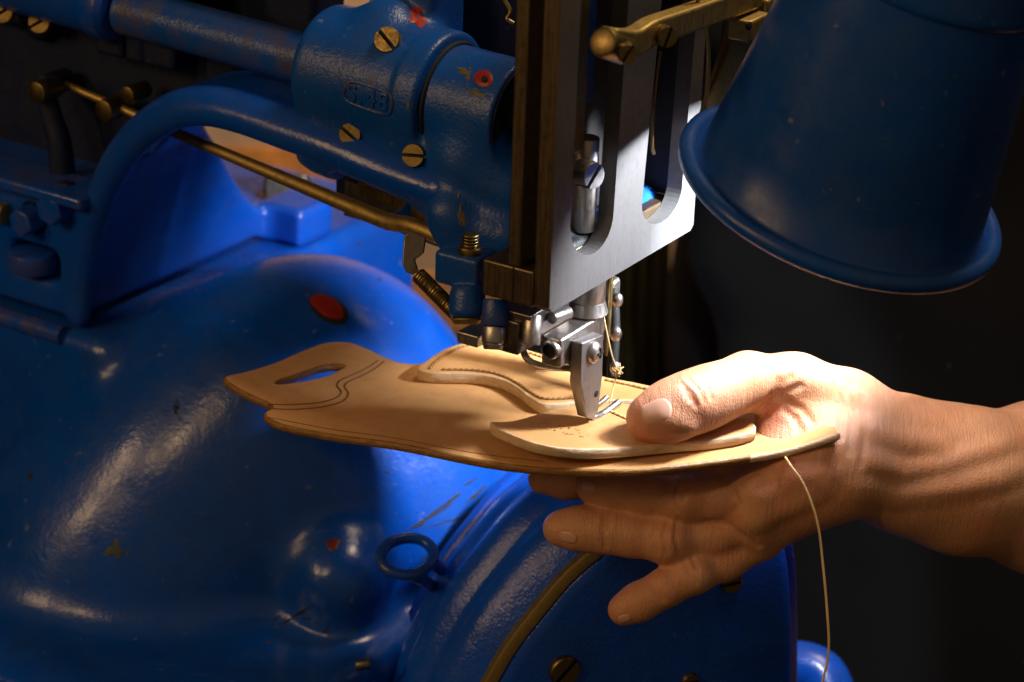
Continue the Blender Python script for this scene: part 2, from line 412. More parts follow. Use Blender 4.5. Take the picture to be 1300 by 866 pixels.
def poly_sdf(px, py, poly):
    """signed distance of grid points to a 2-D polygon"""
    poly = np.asarray(poly); d = np.full(px.shape, 1e9); inside = np.zeros(px.shape, bool)
    for i in range(len(poly)):
        a, b = poly[i], poly[(i + 1) % len(poly)]; e = b - a; wx, wy = px - a[0], py - a[1]
        t = np.clip((wx * e[0] + wy * e[1]) / (e @ e), 0, 1); d = np.minimum(d, (wx - t * e[0]) ** 2 + (wy - t * e[1]) ** 2)
        if abs(b[1] - a[1]) > 1e-12:
            c = ((a[1] > py) != (b[1] > py)) & (px < (b[0] - a[0]) * (py - a[1]) / (b[1] - a[1]) + a[0]); inside ^= c
    d = np.sqrt(d); return np.where(inside, -d, d)

# ================================================================== SEWING MACHINE
mach = empty('sewing_machine', M(.33, .05, -.23), 'large blue cast-iron leather stitching machine with a slotted steel face plate', 'sewing machine')

# ---- slotted screws ------------------------------------------------
def screw(c, n, r, ang, parent, mat='brass', h=.006, up=Z, name='slotted_screw'):
    n = nrm(n); u = nrm(np.cross(up, n)); v = np.cross(n, u); bm = bmesh.new()
    s, cc = math.sin(ang), math.cos(ang); du = u * cc + v * s; dv = -u * s + v * cc; w = r * .16; segs = 44
    # head made as two half discs with a slot between them
    for sg in (-1, 1):
        t0 = math.asin(min(.9, w / r)); th = np.linspace(t0, math.pi - t0, 22)
        top = [c + n * h + r * .93 * (du * math.cos(t) + sg * dv * math.sin(t)) for t in th]
        mid = [c + n * h * .75 + r * (du * math.cos(t) + sg * dv * math.sin(t)) for t in th]
        bot = [c - n * h + r * (du * math.cos(t) + sg * dv * math.sin(t)) for t in th]
        L = [[bm.verts.new(p) for p in ring] for ring in (bot, mid, top)]
        for a, b in zip(L, L[1:]):
            for i in range(len(th)): bm.faces.new((a[i], a[(i + 1) % len(th)], b[(i + 1) % len(th)], b[i]))
        bm.faces.new(L[2]); bm.faces.new(L[0][::-1])
    bmesh.ops.recalc_face_normals(bm, faces=bm.faces[:])
    nf = len(bm.faces); cyl(bm, c - n * h, c + n * h * .2, r * .97, seg=32, ch=.0001); bm.faces.ensure_lookup_table()
    for fc in bm.faces[nf:]: fc.material_index = 1
    return obj(name, bm, [mat, 'black'], parent, sharp=30)
toCam = lambda q: nrm(CAM - q)
AX_ = nrm(PB(140, 8, 0) - PB(655, 147, 0))
# ---- base casting -------------------------------------------------
def abzP(px, py, d): return abz(P(px, py, d))
ZB = -.028
f = Field((.02, -.17, -.30), (.62, .30, .03), .0028)
f.box((.46, .118, -.16), (.16, .154, .13), rnd=.010, k=.01)                       # body below the seam
D1, D2 = abzP(345, 520, 1.40), abzP(185, 640, 1.38)
f.cones([(abzP(388, 472, 1.425), .057), (abzP(335, 528, 1.42), .074), (abzP(276, 600, 1.425), .079), (abzP(236, 668, 1.435), .087), (abzP(168, 740, 1.445), .091), (abzP(100, 820, 1.455), .091)], k=.014, kin=.05)
f.cones([(abzP(465, 535, 1.435), .052), (abzP(520, 640, 1.435), .058), (abzP(600, 705, 1.45), .06)], k=.095, kin=.04)   # apron running to the right
f.cones([(abzP(432, 735, 1.345), .027)], k=.02)                                   # boss beside the dome
f.box((.36, .02, -.222), (.25, .22, .055), rnd=.012, k=.022)                        # bed plate
me = f.mesh('base_casting', ABZ); base = link('base_casting', me, 'base', mach); smooth_mesh(base, 4)

# ---- column and arm (C frame) -------------------------------------
B1 = -.03
rib_px = [(560, 248), (530, 237), (500, 226), (450, 206), (400, 186), (350, 169), (300, 152), (260, 143), (222, 146), (188, 164), (158, 192), (136, 226), (121, 264), (110, 304), (103, 350), (98, 408)]
rib = [abz(PB(x, y, B1)) for x, y in rib_px]
f = Field((.02, -.05, -.03), (.56, .27, .19), .0024)
ga = f.lo[0] + f.h * np.arange(f.n[0]); gz = f.lo[2] + f.h * np.arange(f.n[2]); GA, GZ = np.meshgrid(ga, gz, indexing='ij')
thr = [(p[0], p[2]) for p in rib]; thr[-1] = (rib[-1][0], -.029)
top = [(.54, -.029), (.54, .17), (.40, .175), (.34, .158), (.25, .150), (.14, .135), (rib[0][0], .125)]
pd = poly_sdf(GA, GZ, np.array(thr + top))
d2 = (pd + .004)[:, None, :]
bb = (f.lo[1] + f.h * np.arange(f.n[1]))[None, :, None]
# the throat face flares towards the foot of the column
zz = np.clip((.085 - gz) / .113, 0, 1)[None, :]; aa = np.clip((GA - .20) / .09, 0, 1)
b2 = (.042 + (np.interp(GZ, [-.03, -.008, .007, .029, .053, .085, .12], [.192, .146, .128, .108, .086, .050, .042]) - .042) * aa)[:, None, :]
def smax(a, b, k):
    h = np.maximum(k - np.abs(a - b), 0) / k; return np.maximum(a, b) + h * h * k * .25
def open_dist(px, py, line):
    d = np.full(px.shape, 1e9)
    for a, b in zip(line, line[1:]):
        a, b = np.array(a), np.array(b); e = b - a; t = np.clip(((px - a[0]) * e[0] + (py - a[1]) * e[1]) / (e @ e), 0, 1)
        d = np.minimum(d, np.hypot(px - a[0] - t * e[0], py - a[1] - t * e[1]))
    return d
ribs = smoothpts(rib, 8)
td = open_dist(GA, GZ, [(p[0], p[2]) for p in ribs])[:, None, :]
shell = smax(smax(smax(td - .012, d2, .004), (B1 + .004) - bb, .008), bb - b2, .012)       # flange that follows the throat
GZ3 = GZ[:, None, :]
foot_ = smax(smax(smax(d2, B1 - bb, .006), bb - b2, .012), GZ3 - abz(PB(50, 236, B1))[2], .004)
web = smax(smax(smax(d2 + .004, .018 - bb, .004), bb - (b2 - .004), .004), -(GZ3 - .0), .004)
fw = Field(f.lo, f.lo + f.h * 2, f.h); fw.n = f.n.copy(); fw.f = web.astype(np.float32)
wb = link('arm_web', fw.mesh('arm_web', ABZ), 'dark', mach)  # shade of the set-back web is put into its dark colour, with grease
f.f[:] = np.minimum(shell, foot_)
rr0 = np.interp(np.arange(len(ribs)) / 8, range(16), [20, 20, 19.5, 19, 18, 17, 16, 15.5, 15.5, 15, 14.5, 14, 13, 12, 10, 8])
f.cones([(p + np.array([.0, .004, .0]), px2m(r, 1.28)) for p, r in zip(ribs, rr0)], k=.010, kin=.004)
# foot block at the back corner of the column
q = abz(PZ(392, 286, -.018)); f.box((q[0] + .014, q[1] + .004, -.017), (.018, .018, .012), rnd=.003, k=.010)
# opening in the throat where the connecting rod passes
q = abz(PB(178, 171, .0)); f.ell((q[0], q[1] + .004, q[2] - .003), (.020, .011, .010), k=.004, op='cut')
# recess with the fixing nut in the column foot, left of the corner
q = abz(PB(43, 332, B1)); f.box((q[0], q[1], q[2]), (.018, .02, .010), rnd=.006, k=.004, op='cut')
me = f.mesh('arm_casting', ABZ); frame = link('arm_casting', me, 'frame', mach); smooth_mesh(frame, 3)

# column foot details at the far left
bm = bmesh.new(); q = abz(PB(50, 236, B1 - .006)); boxabz(bm, q[0] - .035, q[0] + .12, B1 - .012, B1 + .02, q[2] - .006, q[2] + .001)
obj('ledge', bm, 'frame', mach, bevel=.002)
for (x, y, r) in ((24, 284, 19), (60, 268, 21)):
    bm = bmesh.new(); c = PB(x, y, B1 - .012); R = px2m(r, 1.39)
    prism(bm, [c + R * (A * math.cos(t) * 1 + Z * math.sin(t)) for t in np.arange(6) * math.pi / 3 + .3], B * .03)
    hb = obj('hex_bolt', bm, 'frame', mach, bevel=.0015)
    bm = bmesh.new(); cyl(bm, c + B * .012, c + B * .02, R * 1.35); obj('washer', bm, 'dark', hb)
bm = bmesh.new(); c = PB(42, 330, B1 + .004); cyl(bm, c - Z * .006, c + Z * .006, .014, seg=40); obj('fixing_nut', bm, 'frame', mach)
bm = bmesh.new(); q = PB(8, 272, B1 - .004); cyl(bm, q, q + A * .06, .006); obj('oil_pipe', bm, 'brass', mach)

bm = bmesh.new(); boxm(bm, M(.58, -.06, .325), A * .19, B * .14, Z * .03); obj('unseen_shade_box', bm, 'frame', mach, bevel=.01)  # unseen box, added overhead to keep light off the column mechanism
for x, y, r, an in ((52, 28, 14, .55), (5, 15, 14, .55)):
    q = P(x, y, 1.36); screw(q, nrm(toCam(q) + .3 * AX_ - .1 * Z), px2m(r, 1.36), an, mach, h=.005)
bm = bmesh.new(); tube(bm, [P(-30, 4, 1.385), P(30, 24, 1.38), P(60, 34, 1.378)], .006, 16); ball(bm, P(54, 30, 1.376), .010); tube(bm, [P(44, -20, 1.37), P(52, 10, 1.37), P(62, 36, 1.375)], .006, 14); obj('tie_bar', bm, 'dark', mach)
# dark mechanism inside the column, upper left
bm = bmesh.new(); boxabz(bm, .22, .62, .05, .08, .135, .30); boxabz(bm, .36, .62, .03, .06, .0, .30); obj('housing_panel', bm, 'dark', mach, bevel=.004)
bm = bmesh.new()
for x, w in ((150, .010), (182, .007), (212, .012)):
    q = abz(PB(x, 90, .008)); boxabz(bm, q[0] - w, q[0] + w, .0, .02, .125, .19)
obj('guide_column', bm, 'dark', mach, bevel=.003)
bm = bmesh.new(); tube(bm, smoothpts([PB(58, 118, -.012), PB(66, 150, -.012), PB(76, 185, -.012), PB(80, 236, -.012)], 6), [px2m(r, 1.38) for r in np.linspace(12, 17, 19)]); 
lv = obj('crank_lever', bm, 'dark', mach)
bm = bmesh.new(); c = PB(52, 116, -.02); cyl(bm, c - B * .004, c + B * .012, px2m(14, 1.38)); obj('lever_pin', bm, 'bronze', lv)
for x, y, r in ((140, 138, 14), (170, 118, 11)):
    bm = bmesh.new(); c = PB(x, y, -.004); cyl(bm, c - B * .006, c + B * .01, px2m(r, 1.36)); obj('pivot_pin', bm, 'bronze', mach)
# base lip under the seam
bm = bmesh.new()
pts = [M(a, B1 - .003, ZB - .006) for a in (.56, .45, .335)]
tube(bm, pts, .006); obj('seam_lip', bm, 'base', mach)

# ---- head bearing: tube, bushing, end cylinder ---------------------
C1, C2 = PB(655, 147, 0), PB(140, 8, 0); AX = nrm(C2 - C1); T = lambda x: on(x, 0, nrm(np.cross(AX, np.cross(AX, CF))), 0) 
def axp(px):                              # point of the bearing axis seen at column px
    lo, hi = -.1, .8
    for _ in range(50):
        m_ = (lo + hi) / 2; q = C1 + AX * m_; v = q - CAM; x = 650 + FPX * (v @ CR) / (v @ CF)
        if x > px: lo = m_
        else: hi = m_
    return (lo + hi) / 2
bm = bmesh.new(); lathe(bm, C1, AX, [(axp(420), .0135), (axp(300), .0135), (axp(160), .0135)]); tb = obj('drive_tube', bm, 'head', mach)
bm = bmesh.new(); t0, t1 = axp(152), axp(-60)
lathe(bm, C1, AX, [(t0, .016), (t0 + .003, .019), (t0 + .012, .0195), (t0 + .016, .0175), (t1, .0175)]); obj('tube_hub', bm, 'frame', mach)
bm = bmesh.new(); q = C1 + Z * .05 + A * .03; lathe(bm, C1 + Z * .058 + B * .03, AX, [(axp(430), .018), (axp(250), .018)]); obj('shaft', bm, 'dark', mach)
HF = Field((.02, -.075, .03), (.225, .09, .235), .0013)
lc = lambda t, db=0, dz=0: abz(C1 + AX * t) + np.array([0, db, dz])
tA, tB, tC = axp(578), axp(555), axp(412)
rB, rE = .0325, .0278
HF.cylf(lc(tB), lc(tC), rB, rnd=.006, k=.002)
HF.cylf(lc(axp(572)), lc(axp(540)), rB * 1.04, rnd=.003, k=.002)
HF.cylf(lc(axp(660)), lc(axp(560)), rE, rnd=.0015, k=.0012)
# groove at the collar
for t, rr in ((axp(577), rE), ):
    for th in np.linspace(0, 2 * math.pi, 60):
        pass
# top lug carrying the screw, and fitting behind it
s0 = abz(P(493, 52, 1.20))
HF.cones([(abz(P(492, 40, 1.232)), .017), (abz(P(520, 60, 1.232)), .015)], k=.010, kin=.006)
HF.box(abz(P(530, 14, 1.245)), (.020, .016, .022), rnd=.005, k=.006)
# arm end below the bushing, running into the head
HF.cones([(abz(PB(410, 190, -.018)), .011), (abz(PB(500, 228, -.018)), .013), (abz(PB(562, 258, -.016)), .015)], k=.010, kin=.008)
HF.box(abz(PB(500, 180, .0)), (.05, .020, .018), rnd=.006, k=.012)
HF.box(abz(PB(545, 225, .0)), (.020, .024, .026), rnd=.006, k=.012)
# lit crinkled neck between the cylinder and the face plate
HF.cones([(abz(PB(600, 205, -.012)), .020), (abz(PB(648, 235, -.005)), .022)], k=.012, kin=.01)
HF.cones([(abz(PB(598, 285, -.020)), .0175), (abz(PB(645, 300, -.014)), .019)], k=.006, kin=.01)
HF.cones([(abz(PB(574, 225, -.018)), .009), (abz(PB(570, 270, -.030)), .010), (abz(PB(572, 320, -.030)), .010)], k=.008, kin=.006)
# window in the arm end (dark opening above the rod)
HF.ell(abz(PB(500, 272, -.025)), (.042, .05, .0125), axes=(nrm((1, 0, .30)), (0, 1, 0), (-.3, 0, 1)), k=.004, op='cut')
# pockets for the lower screws
for x, y in ():
    q = P(x - 8, y - 6, 1.2)
# cast number plate
me = HF.mesh('head_casting', ABZ); head = link('head_casting', me, 'head', mach); smooth_mesh(head, 2)
HB = me
from mathutils.bvhtree import BVHTree
def bvh_of(me): return BVHTree.FromPolygons([v.co[:] for v in me.vertices], [p.vertices[:] for p in me.polygons])
hb_ = bvh_of(me)
def hit(bv, px, py, back=0.0):
    d = ray(px, py); h = bv.ray_cast(V(CAM), V(nrm(d)))
    if h[0] is None: return P(px, py, 1.25), toCam(P(px, py, 1.25))
    return np.array(h[0]), np.array(h[1])
for x, y, r, an in ((493, 52, 17, -.75), (447, 170, 15, -.6), (527, 197, 15, .05)):
    p, n = hit(hb_, x, y); n = nrm(toCam(p) + .25 * n + AX * .25); screw(p + n * .0010, n, px2m(r, 1.22), an, head, 'screwbrass', h=.0032)
# collar groove: dark ring
bm = bmesh.new(); c = C1 + AX * (axp(575)); u, v, _ = frame_of(AX)
tube(bm, [c + (rE + .0006) * (u * math.cos(t) + v * math.sin(t)) for t in np.linspace(0, 2 * math.pi, 64, endpoint=False)], .0011, 8, closed=True); obj('collar_groove', bm, 'black', head)
# end disc of the cylinder
bm = bmesh.new(); lathe(bm, C1 + AX * (axp(658) - .0005), -AX, [(0, rE - .002), (.001, rE - .0025), (.001, .012), (.010, .011)]); obj('bearing_cap', bm, 'dark', head)
# red oil holes and bare chips
def patch(px, py, rx, ry, ang, mat, name, bv, parent, lift=.0004, wob=.25, seed=1, n=26, depth=None):
    """thin irregular paint mark wrapped on a surface"""
    r_ = random.Random(seed); bm = bmesh.new(); ring = []; ph = [r_.uniform(0, 6.3) for _ in range(4)]
    ctr, nn = hit(bv, px, py); rings = []
    for s in (.001, .4, .75, 1.0):
        lp = []
        for i in range(n):
            t = 2 * math.pi * i / n; w = 1 + wob * (.5 * math.sin(2 * t + ph[0]) + .35 * math.sin(3 * t + ph[1]) + .3 * math.sin(5 * t + ph[2]))
            x, y = rx * w * s * math.cos(t), ry * w * s * math.sin(t)
            qx, qy = px + x * math.cos(ang) - y * math.sin(ang), py + x * math.sin(ang) + y * math.cos(ang)
            q, n2 = hit(bv, qx, qy); lp.append(bm.verts.new(q + n2 * lift * (1 if s < .9 else .2)))
        rings.append(lp)
    for a, b in zip(rings, rings[1:]):
        for i in range(n): bm.faces.new((a[i], a[(i + 1) % n], b[(i + 1) % n], b[i]))
    bmesh.ops.recalc_face_normals(bm, faces=bm.faces[:])
    return obj(name, bm, mat, parent, sharp=60)
rp = patch(614, 100, 12, 11, 0, 'red', 'red_oil_hole', hb_, head, .0009, .05); rp['label'] = 'red painted oil hole on the end cylinder'
patch(616, 102, 5, 4.5, .4, 'black', 'oil_bore', hb_, rp, .0016, .05, 2)
def chips(x, y, a, b, an, mat, name, bv, parent, seed, n=4):
    r_ = random.Random(seed)
    for k in range(n):
        s = 1.0 if k == 0 else r_.uniform(.18, .5); dx, dy = (0, 0) if k == 0 else (r_.gauss(0, a * .9), r_.gauss(0, b * .9 + 1))
        patch(x + dx, y + dy, a * s * .8, b * s * .8, an + r_.uniform(-.4, .4), mat, name, bv, parent, .0002, .75, seed * 7 + k, 34)
for i, (x, y, a, b, an) in enumerate(((606, 119, 14, 4, .05), (588, 90, 10, 4, .2), (594, 97, 4, 6, .1), (586, 275, 5, 16, .25), (472, 104, 2.5, 4, 0), (518, 134, 3, 4, 0))):
    chips(x, y, a, b, an, 'chip', 'paint_chip', hb_, head, 10 + i)
patch(530, 22, 11, 11, .3, 'red', 'red_paint_mark', hb_, head, .0004, .5, 31)
# raised number plate on the bushing: outline and figures
fr = [(441, 108), (452, 104), (488, 116), (497, 124), (497, 138), (489, 145), (449, 132), (437, 122)]
bm = bmesh.new(); pts = []
for x, y in smoothpts([(*q, 0) for q in fr], 6, True) if False else [tuple(q[:2]) for q in smoothpts([np.array([*q, 0.]) for q in fr], 6, True)]:
    p, n = hit(hb_, x, y); pts.append(p + n * .0002)
tube(bm, pts, .0009, 8, closed=True); npl = obj('number_plate', bm, 'head', head)
cu = bpy.data.curves.new('number', 'FONT'); cu.body = 'S.48'; cu.size = .0128; cu.extrude = .0007; cu.bevel_depth = .0001; cu.space_character = 1.12; cu.align_x = 'CENTER'; cu.align_y = 'CENTER'
to = bpy.data.objects.new('tmp', cu); COL.objects.link(to); bpy.context.view_layer.update()
tm = bpy.data.meshes.new_from_object(to.evaluated_get(bpy.context.evaluated_depsgraph_get())); bpy.data.objects.remove(to)
p, n = hit(hb_, 467, 125); ux = nrm(-AX - n * (-AX @ n)); uy = np.cross(n, ux)
u_, v_, _ = frame_of(AX); ctr = C1 + AX * ((p - C1) @ AX)
for vv in tm.vertices:
    w = p + ux * vv.co.x * 1.12 + uy * vv.co.y; h = hb_.find_nearest(V(w)); vv.co = V(np.array(h[0]) + np.array(h[1]) * (vv.co.z + .0001))
link('number', tm, 'head', npl)
# dirty corner and dark fitting behind the end cylinder
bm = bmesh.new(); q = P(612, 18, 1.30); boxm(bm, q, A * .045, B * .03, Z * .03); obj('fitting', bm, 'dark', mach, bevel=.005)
bm = bmesh.new(); tube(bm, smoothpts([P(640, 0, 1.20), P(648, 14, 1.20), P(644, 24, 1.20), P(652, 30, 1.20)], 6), .0012); obj('copper_wire', bm, 'bronze', mach)

# ---- connecting rod ------------------------------------------------
bm = bmesh.new(); rp_ = [PB(84, 108, 0), PB(150, 136, 0), PB(215, 165, 0), PB(300, 201, -.004), PB(400, 243, -.010), PB(450, 264, -.014), PB(492, 281, -.018), PB(520, 286, -.022), PB(545, 295, -.024), PB(578, 309, -.026)]
rr_ = [px2m(r, 1.28) for r in (5.5, 6, 7, 8, 9.5, 10.5, 11, 10.5, 10, 10)]
sp_ = smoothpts(rp_, 8); rs_ = np.interp(np.linspace(0, len(rr_) - 1, len(sp_)), range(len(rr_)), rr_)
tube(bm, sp_, list(rs_), 20); rod = obj('connecting_rod', bm, 'brass', mach)
bm = bmesh.new(); c = PB(70, 105, 0); cyl(bm, c - B * .01, c + B * .01, px2m(15, 1.38)); obj('rod_end', bm, 'dark', rod)
bm = bmesh.new(); strap(bm, [PB(455, 238, .01), PB(490, 250, .01), PB(524, 262, .01)], .006, .002, Z); obj('feed_lever', bm, 'bronze', mach)
bm = bmesh.new(); strap(bm, [PB(440, 250, .02), PB(500, 268, .02), PB(560, 290, .02)], .02, .004, Z); obj('slide_lever', bm, 'darksteel', mach)
bm = bmesh.new(); c = PB(533, 270, -.005); cyl(bm, c, c + B * .02, px2m(15, 1.25)); obj('pivot_pin', bm, 'rail', mach)
bm = bmesh.new(); boxm(bm, PB(535, 236, .045), A * .05, B * .012, Z * .018); obj('bearing_block', bm, 'dark', mach, bevel=.004)

# ---- face plate ----------------------------------------------------
AF = -.012; THK = .0085
def FP(x, y): return PA(x, y, AF)
def arc_slot(lx, rx, yb, ytop_l, ytop_r, cyb):
    pass
def slot_pts(l0, l1, r0, r1, cx, cy, rx, ry):
    """l0..l1 left edge going down, half round foot, r1..r0 right edge going up"""
    pts = [FP(*l0), FP(*l1)]
    L, Rr = abz(FP(*l1)), abz(FP(*r1)); c = (L + Rr) / 2; zb = abz(FP(cx, cy + ry))[2]
    hb = (Rr[1] - L[1]) / 2; out = []
    for t in np.linspace(math.pi, 2 * math.pi, 22)[1:-1]:
        zc = L[2] + (Rr[2] - L[2]) * (math.cos(t) + 1) / 2
        out.append(M(AF, c[1] + hb * math.cos(t), zc + (zb - c[2]) * -math.sin(t)))
    return pts + out + [FP(*r1), FP(*r0)]
up = lambda a, b, y: (a[0] + (b[0] - a[0]) * (y - a[1]) / (b[1] - a[1]), y)
lA, lB = (738, 0), (724, 285); rA, rB_ = (798, 0), (779, 270)
rlA, rlB = (840, 0), (815, 258); rrA, rrB = (886, 0), (866, 236)
pl0, pl1 = abz(FP(697, 399)), abz(FP(880, 290))
ZT = .335
def corner(b, z): return M(AF, b, z)
ch = .003
outl = [corner(pl0[1] + ch, pl0[2]), corner(pl1[1] - ch, pl0[2] + .0006), corner(pl1[1], pl0[2] + ch), corner(pl1[1] - .001, ZT), corner(pl0[1] - .001, ZT), corner(pl0[1], pl0[2] + ch)]
s1 = slot_pts(up(lA, lB, -160), lB, up(rA, rB_, -160), rB_, 752, 292, 27, 30)
s2 = slot_pts(up(rlA, rlB, -160), rlB, up(rrA, rrB, -160), rrB, 840, 250, 26, 32)
bm = bmesh.new(); prism(bm, outl, A * THK, [s1, s2]); 
for fc in bm.faces:
    if fc.normal @ V(-B) > .9 and abs(fc.calc_center_median() @ V(B) - pl0[1]) < .004: fc.material_index = 1      # browned edge of the plate
fpl = obj('face_plate', bm, ['steel', 'rail'], mach)
for p_ in fpl.data.polygons: p_.use_smooth = False
bL = pl0[1]
# side rails and lower head box
bm = bmesh.new(); q = abz(PB(656, 250, bL)); boxabz(bm, q[0] - .0035, q[0] + .0035, bL - .0005, bL + .02, .1005, ZT); obj('guide_rail', bm, 'rail', mach, bevel=.0008)
bm = bmesh.new(); q2 = abz(PB(614, 340, bL)); boxabz(bm, AF + THK + .0002, q[0] + .001, bL + .012, bL + .014, .10, ZT); obj('guide_rail', bm, 'polished', mach)
zt_ = abz(PB(652, 338, bL))[2]
bm = bmesh.new(); boxabz(bm, AF + THK + .0003, q2[0], bL - .0008, .055, pl0[2] + .001, .1003); hbx = obj('head_box', bm, 'rail', mach, bevel=.001)
bm = bmesh.new(); boxabz(bm, q[0] - .0005, q[0] + .0002, bL - .0011, bL, pl0[2] + .002, .100); obj('box_seam', bm, 'black', hbx)
# inside of the head seen through the slots
bm = bmesh.new(); boxabz(bm, .017, .03, bL + .03, .006, .128, ZT); boxabz(bm, .017, .03, .0061, .0539, .1005, ZT); boxabz(bm, AF + THK + .0002, .03, .054, .062, .1005, ZT); obj('head_liner', bm, 'black', mach)
for b0_, b1_, zt_, mt in ((-.064, -.012, .1035, 'crinkblack'), (.004, .0535, .0985, 'head')):
    f = Field((-.008, b0_ - .006, .078), (.022, b1_ + .006, .125), .0009)
    f.box((.0075, (b0_ + b1_) / 2, (zt_ + .083) / 2), (.0105, (b1_ - b0_) / 2, (zt_ - .083) / 2), rnd=.003, k=.003)
    f.cones([((.010, b0_ + .004, zt_), .006), ((.010, b1_ - .004, zt_), .006)], k=.006)
    smooth_mesh(link('slot_casting', f.mesh('slot_casting', ABZ), mt, mach), 2)
bm = bmesh.new(); c = abz(PA(741, 262, .002)); cyl(bm, M(*c) - Z * .012, M(*c) + Z * .035, .0062); nb = obj('needle_bar', bm, 'polished', mach)
p = PA(746, 221, -.006); screw(p, -A * .9 + Z * .1 - B * .3, px2m(18, 1.13), .85, mach, 'polished', .005)
bm = bmesh.new(); b0 = abz(PA(746, 60, .0))[1]; boxabz(bm, -.004, .012, b0 - .020, b0 - .006, .15, ZT); obj('slide_bar', bm, 'bronze', mach, bevel=.001)
bm = bmesh.new(); boxabz(bm, .0, .012, b0 - .004, b0 + .008, .17, ZT); obj('slide_block', bm, 'head', mach, bevel=.001)
b0 = abz(PA(846, 170, .004))[1]
bm = bmesh.new(); boxabz(bm, .010, .016, b0 - .010, b0 + .004, .142, ZT); obj('slide_bar', bm, 'darksteel', mach, bevel=.001)
bm = bmesh.new(); boxabz(bm, .010, .0165, b0 + .006, b0 + .014, .10, ZT); obj('slide_strip', bm, 'dark', mach, bevel=.0008)
bm = bmesh.new(); tube(bm, smoothpts([PA(838, 66, -.006), PA(831, 120, -.006), PA(828, 180, -.006), PA(830, 195, -.004)], 6), .0009); obj('slot_wire', bm, 'bronze', mach)

# ---- take-up mechanism in front of the plate, upper right ----------
AT = -.03
def T_(x, y, a=AT): return PA(x, y, a)
bm = bmesh.new(); cyl(bm, T_(764, 53), T_(792, 63), px2m(20, 1.09), ch=.0022); tk = obj('takeup_lever', bm, 'bronze', mach)
bm = bmesh.new(); strap(bm, smoothpts([T_(770, 52), T_(800, 54), T_(825, 40), T_(860, 28), T_(900, 14), T_(960, -8)], 6), .0125, .009, Z); obj('lever_arm', bm, 'brass', tk, bevel=.0015)
screw(T_(795, 66, AT - .007), -A * .6 - B * .8 + Z * .05, px2m(13, 1.08), 1.0, tk, 'bronze', .005)
screw(T_(843, 45, AT - .006), -A * .75 - B * .6 + Z * .1, px2m(14, 1.09), 1.2, tk, 'bronze', .005)
bm = bmesh.new(); strap(bm, smoothpts([T_(960, -30), T_(946, 20), T_(934, 70), T_(915, 115), T_(897, 150), T_(886, 178)], 6), [.011] * 31, .0018, -B + A * .2); sp1 = obj('tension_spring', bm, 'brass', mach)
bm = bmesh.new(); boxm(bm, T_(951, 33, AT - .004), A * .006, B * .011, Z * .0055); blk = obj('clamp_block', bm, 'brass', sp1, bevel=.0014)
bm = bmesh.new(); c = T_(951, 33, AT - .0105); cyl(bm, c + A * .001, c - A * .0006, .0022); obj('set_screw', bm, 'black', blk)
bm = bmesh.new(); boxm(bm, T_(972, 6, AT + .004), A * .01, B * .018, Z * .008); obj('lever_block', bm, 'brass', mach, bevel=.002)
bm = bmesh.new(); tube(bm, smoothpts([T_(884, -40), T_(886, 0), T_(894, 12), T_(899, 60), T_(898, 110), T_(893, 150)], 6), .0011); obj('wire_hook', bm, 'brass', mach)
bm = bmesh.new(); strap(bm, smoothpts([T_(930, -20, -.01), T_(922, 60, -.01), T_(900, 130, -.01), T_(885, 175, -.01)], 6), .012, .002, B); obj('guard_strip', bm, 'rail', mach)

# ---- lower left of the head: cylinder, spring, pins ----------------
dL = 1.165
f = Field(*[np.array(x) for x in ((abz(P(590, 360, dL)) - np.array([.05, .05, .06])), (abz(P(590, 360, dL)) + np.array([.05, .05, .06])))], .0011)
f.box(abz(P(592, 338, dL + .006)), (.0125, .010, .0085), rnd=.002, k=.002)
f.cylf(abz(P(594, 366, dL)), abz(P(592, 404, dL)), px2m(23, dL), rnd=.003, k=.001)
f.cylf(abz(P(594, 369, dL)), abz(P(594, 366.5, dL)), px2m(26, dL), rnd=.0003, k=.0008, op='cut')
f.cylf(abz(P(594, 374, dL)), abz(P(594, 363, dL)), px2m(21, dL), rnd=.001, k=.001)
me = f.mesh('lifter_cylinder', ABZ); lcy = link('lifter_cylinder', me, 'head', mach); smooth_mesh(lcy, 2)
bm = bmesh.new(); cyl(bm, P(592, 404, dL), P(592, 412, dL), px2m(20, dL), px2m(17, dL)); obj('lifter_collar', bm, 'brass', lcy)
bm = bmesh.new(); c = P(597, 302, dL - .004)
for i in range(4): cyl(bm, c + Z * (.0016 * i - .004), c + Z * (.0016 * i - .0026), px2m(11, dL), ch=.0005)
cyl(bm, c - Z * .010, c - Z * .004, px2m(15, dL)); obj('lifter_screw', bm, 'bronze', lcy)
bm = bmesh.new(); prism(bm, [P(x, y, 1.20) for x, y in ((511, 322), (513, 300), (520, 292), (541, 302), (538, 322), (527, 330), (531, 343), (525, 349), (516, 346), (511, 336))], CF * .003); sl = obj('spring_lever', bm, 'darksteel', mach, bevel=.0006)
p0, p1 = P(526, 344, 1.198), P(585, 404, 1.178); L = np.linalg.norm(p1 - p0); ax = nrm(p1 - p0); u, v, _ = frame_of(ax); n = 20 * 26
bm = bmesh.new(); tube(bm, [p0 + ax * (L * (.10 + .80 * i / n)) + px2m(8.6, 1.18) * (u * math.cos(20 * 2 * math.pi * i / n) + v * math.sin(20 * 2 * math.pi * i / n)) for i in range(n + 1)], .00085, 7)
tube(bm, [p0 - ax * .002, p0 + ax * L * .05, p0 + ax * L * .11 + u * .0034], .0007, 7); tube(bm, [p0 + ax * L * .90 + u * .0034, p0 + ax * L * .96, p1], .0007, 7); obj('coil_spring', bm, 'bronze', mach)
bm = bmesh.new(); cyl(bm, p0 + ax * L * .11, p0 + ax * L * .89, px2m(5.2, 1.18)); obj('spring_core', bm, 'black', mach)
dP = 1.160
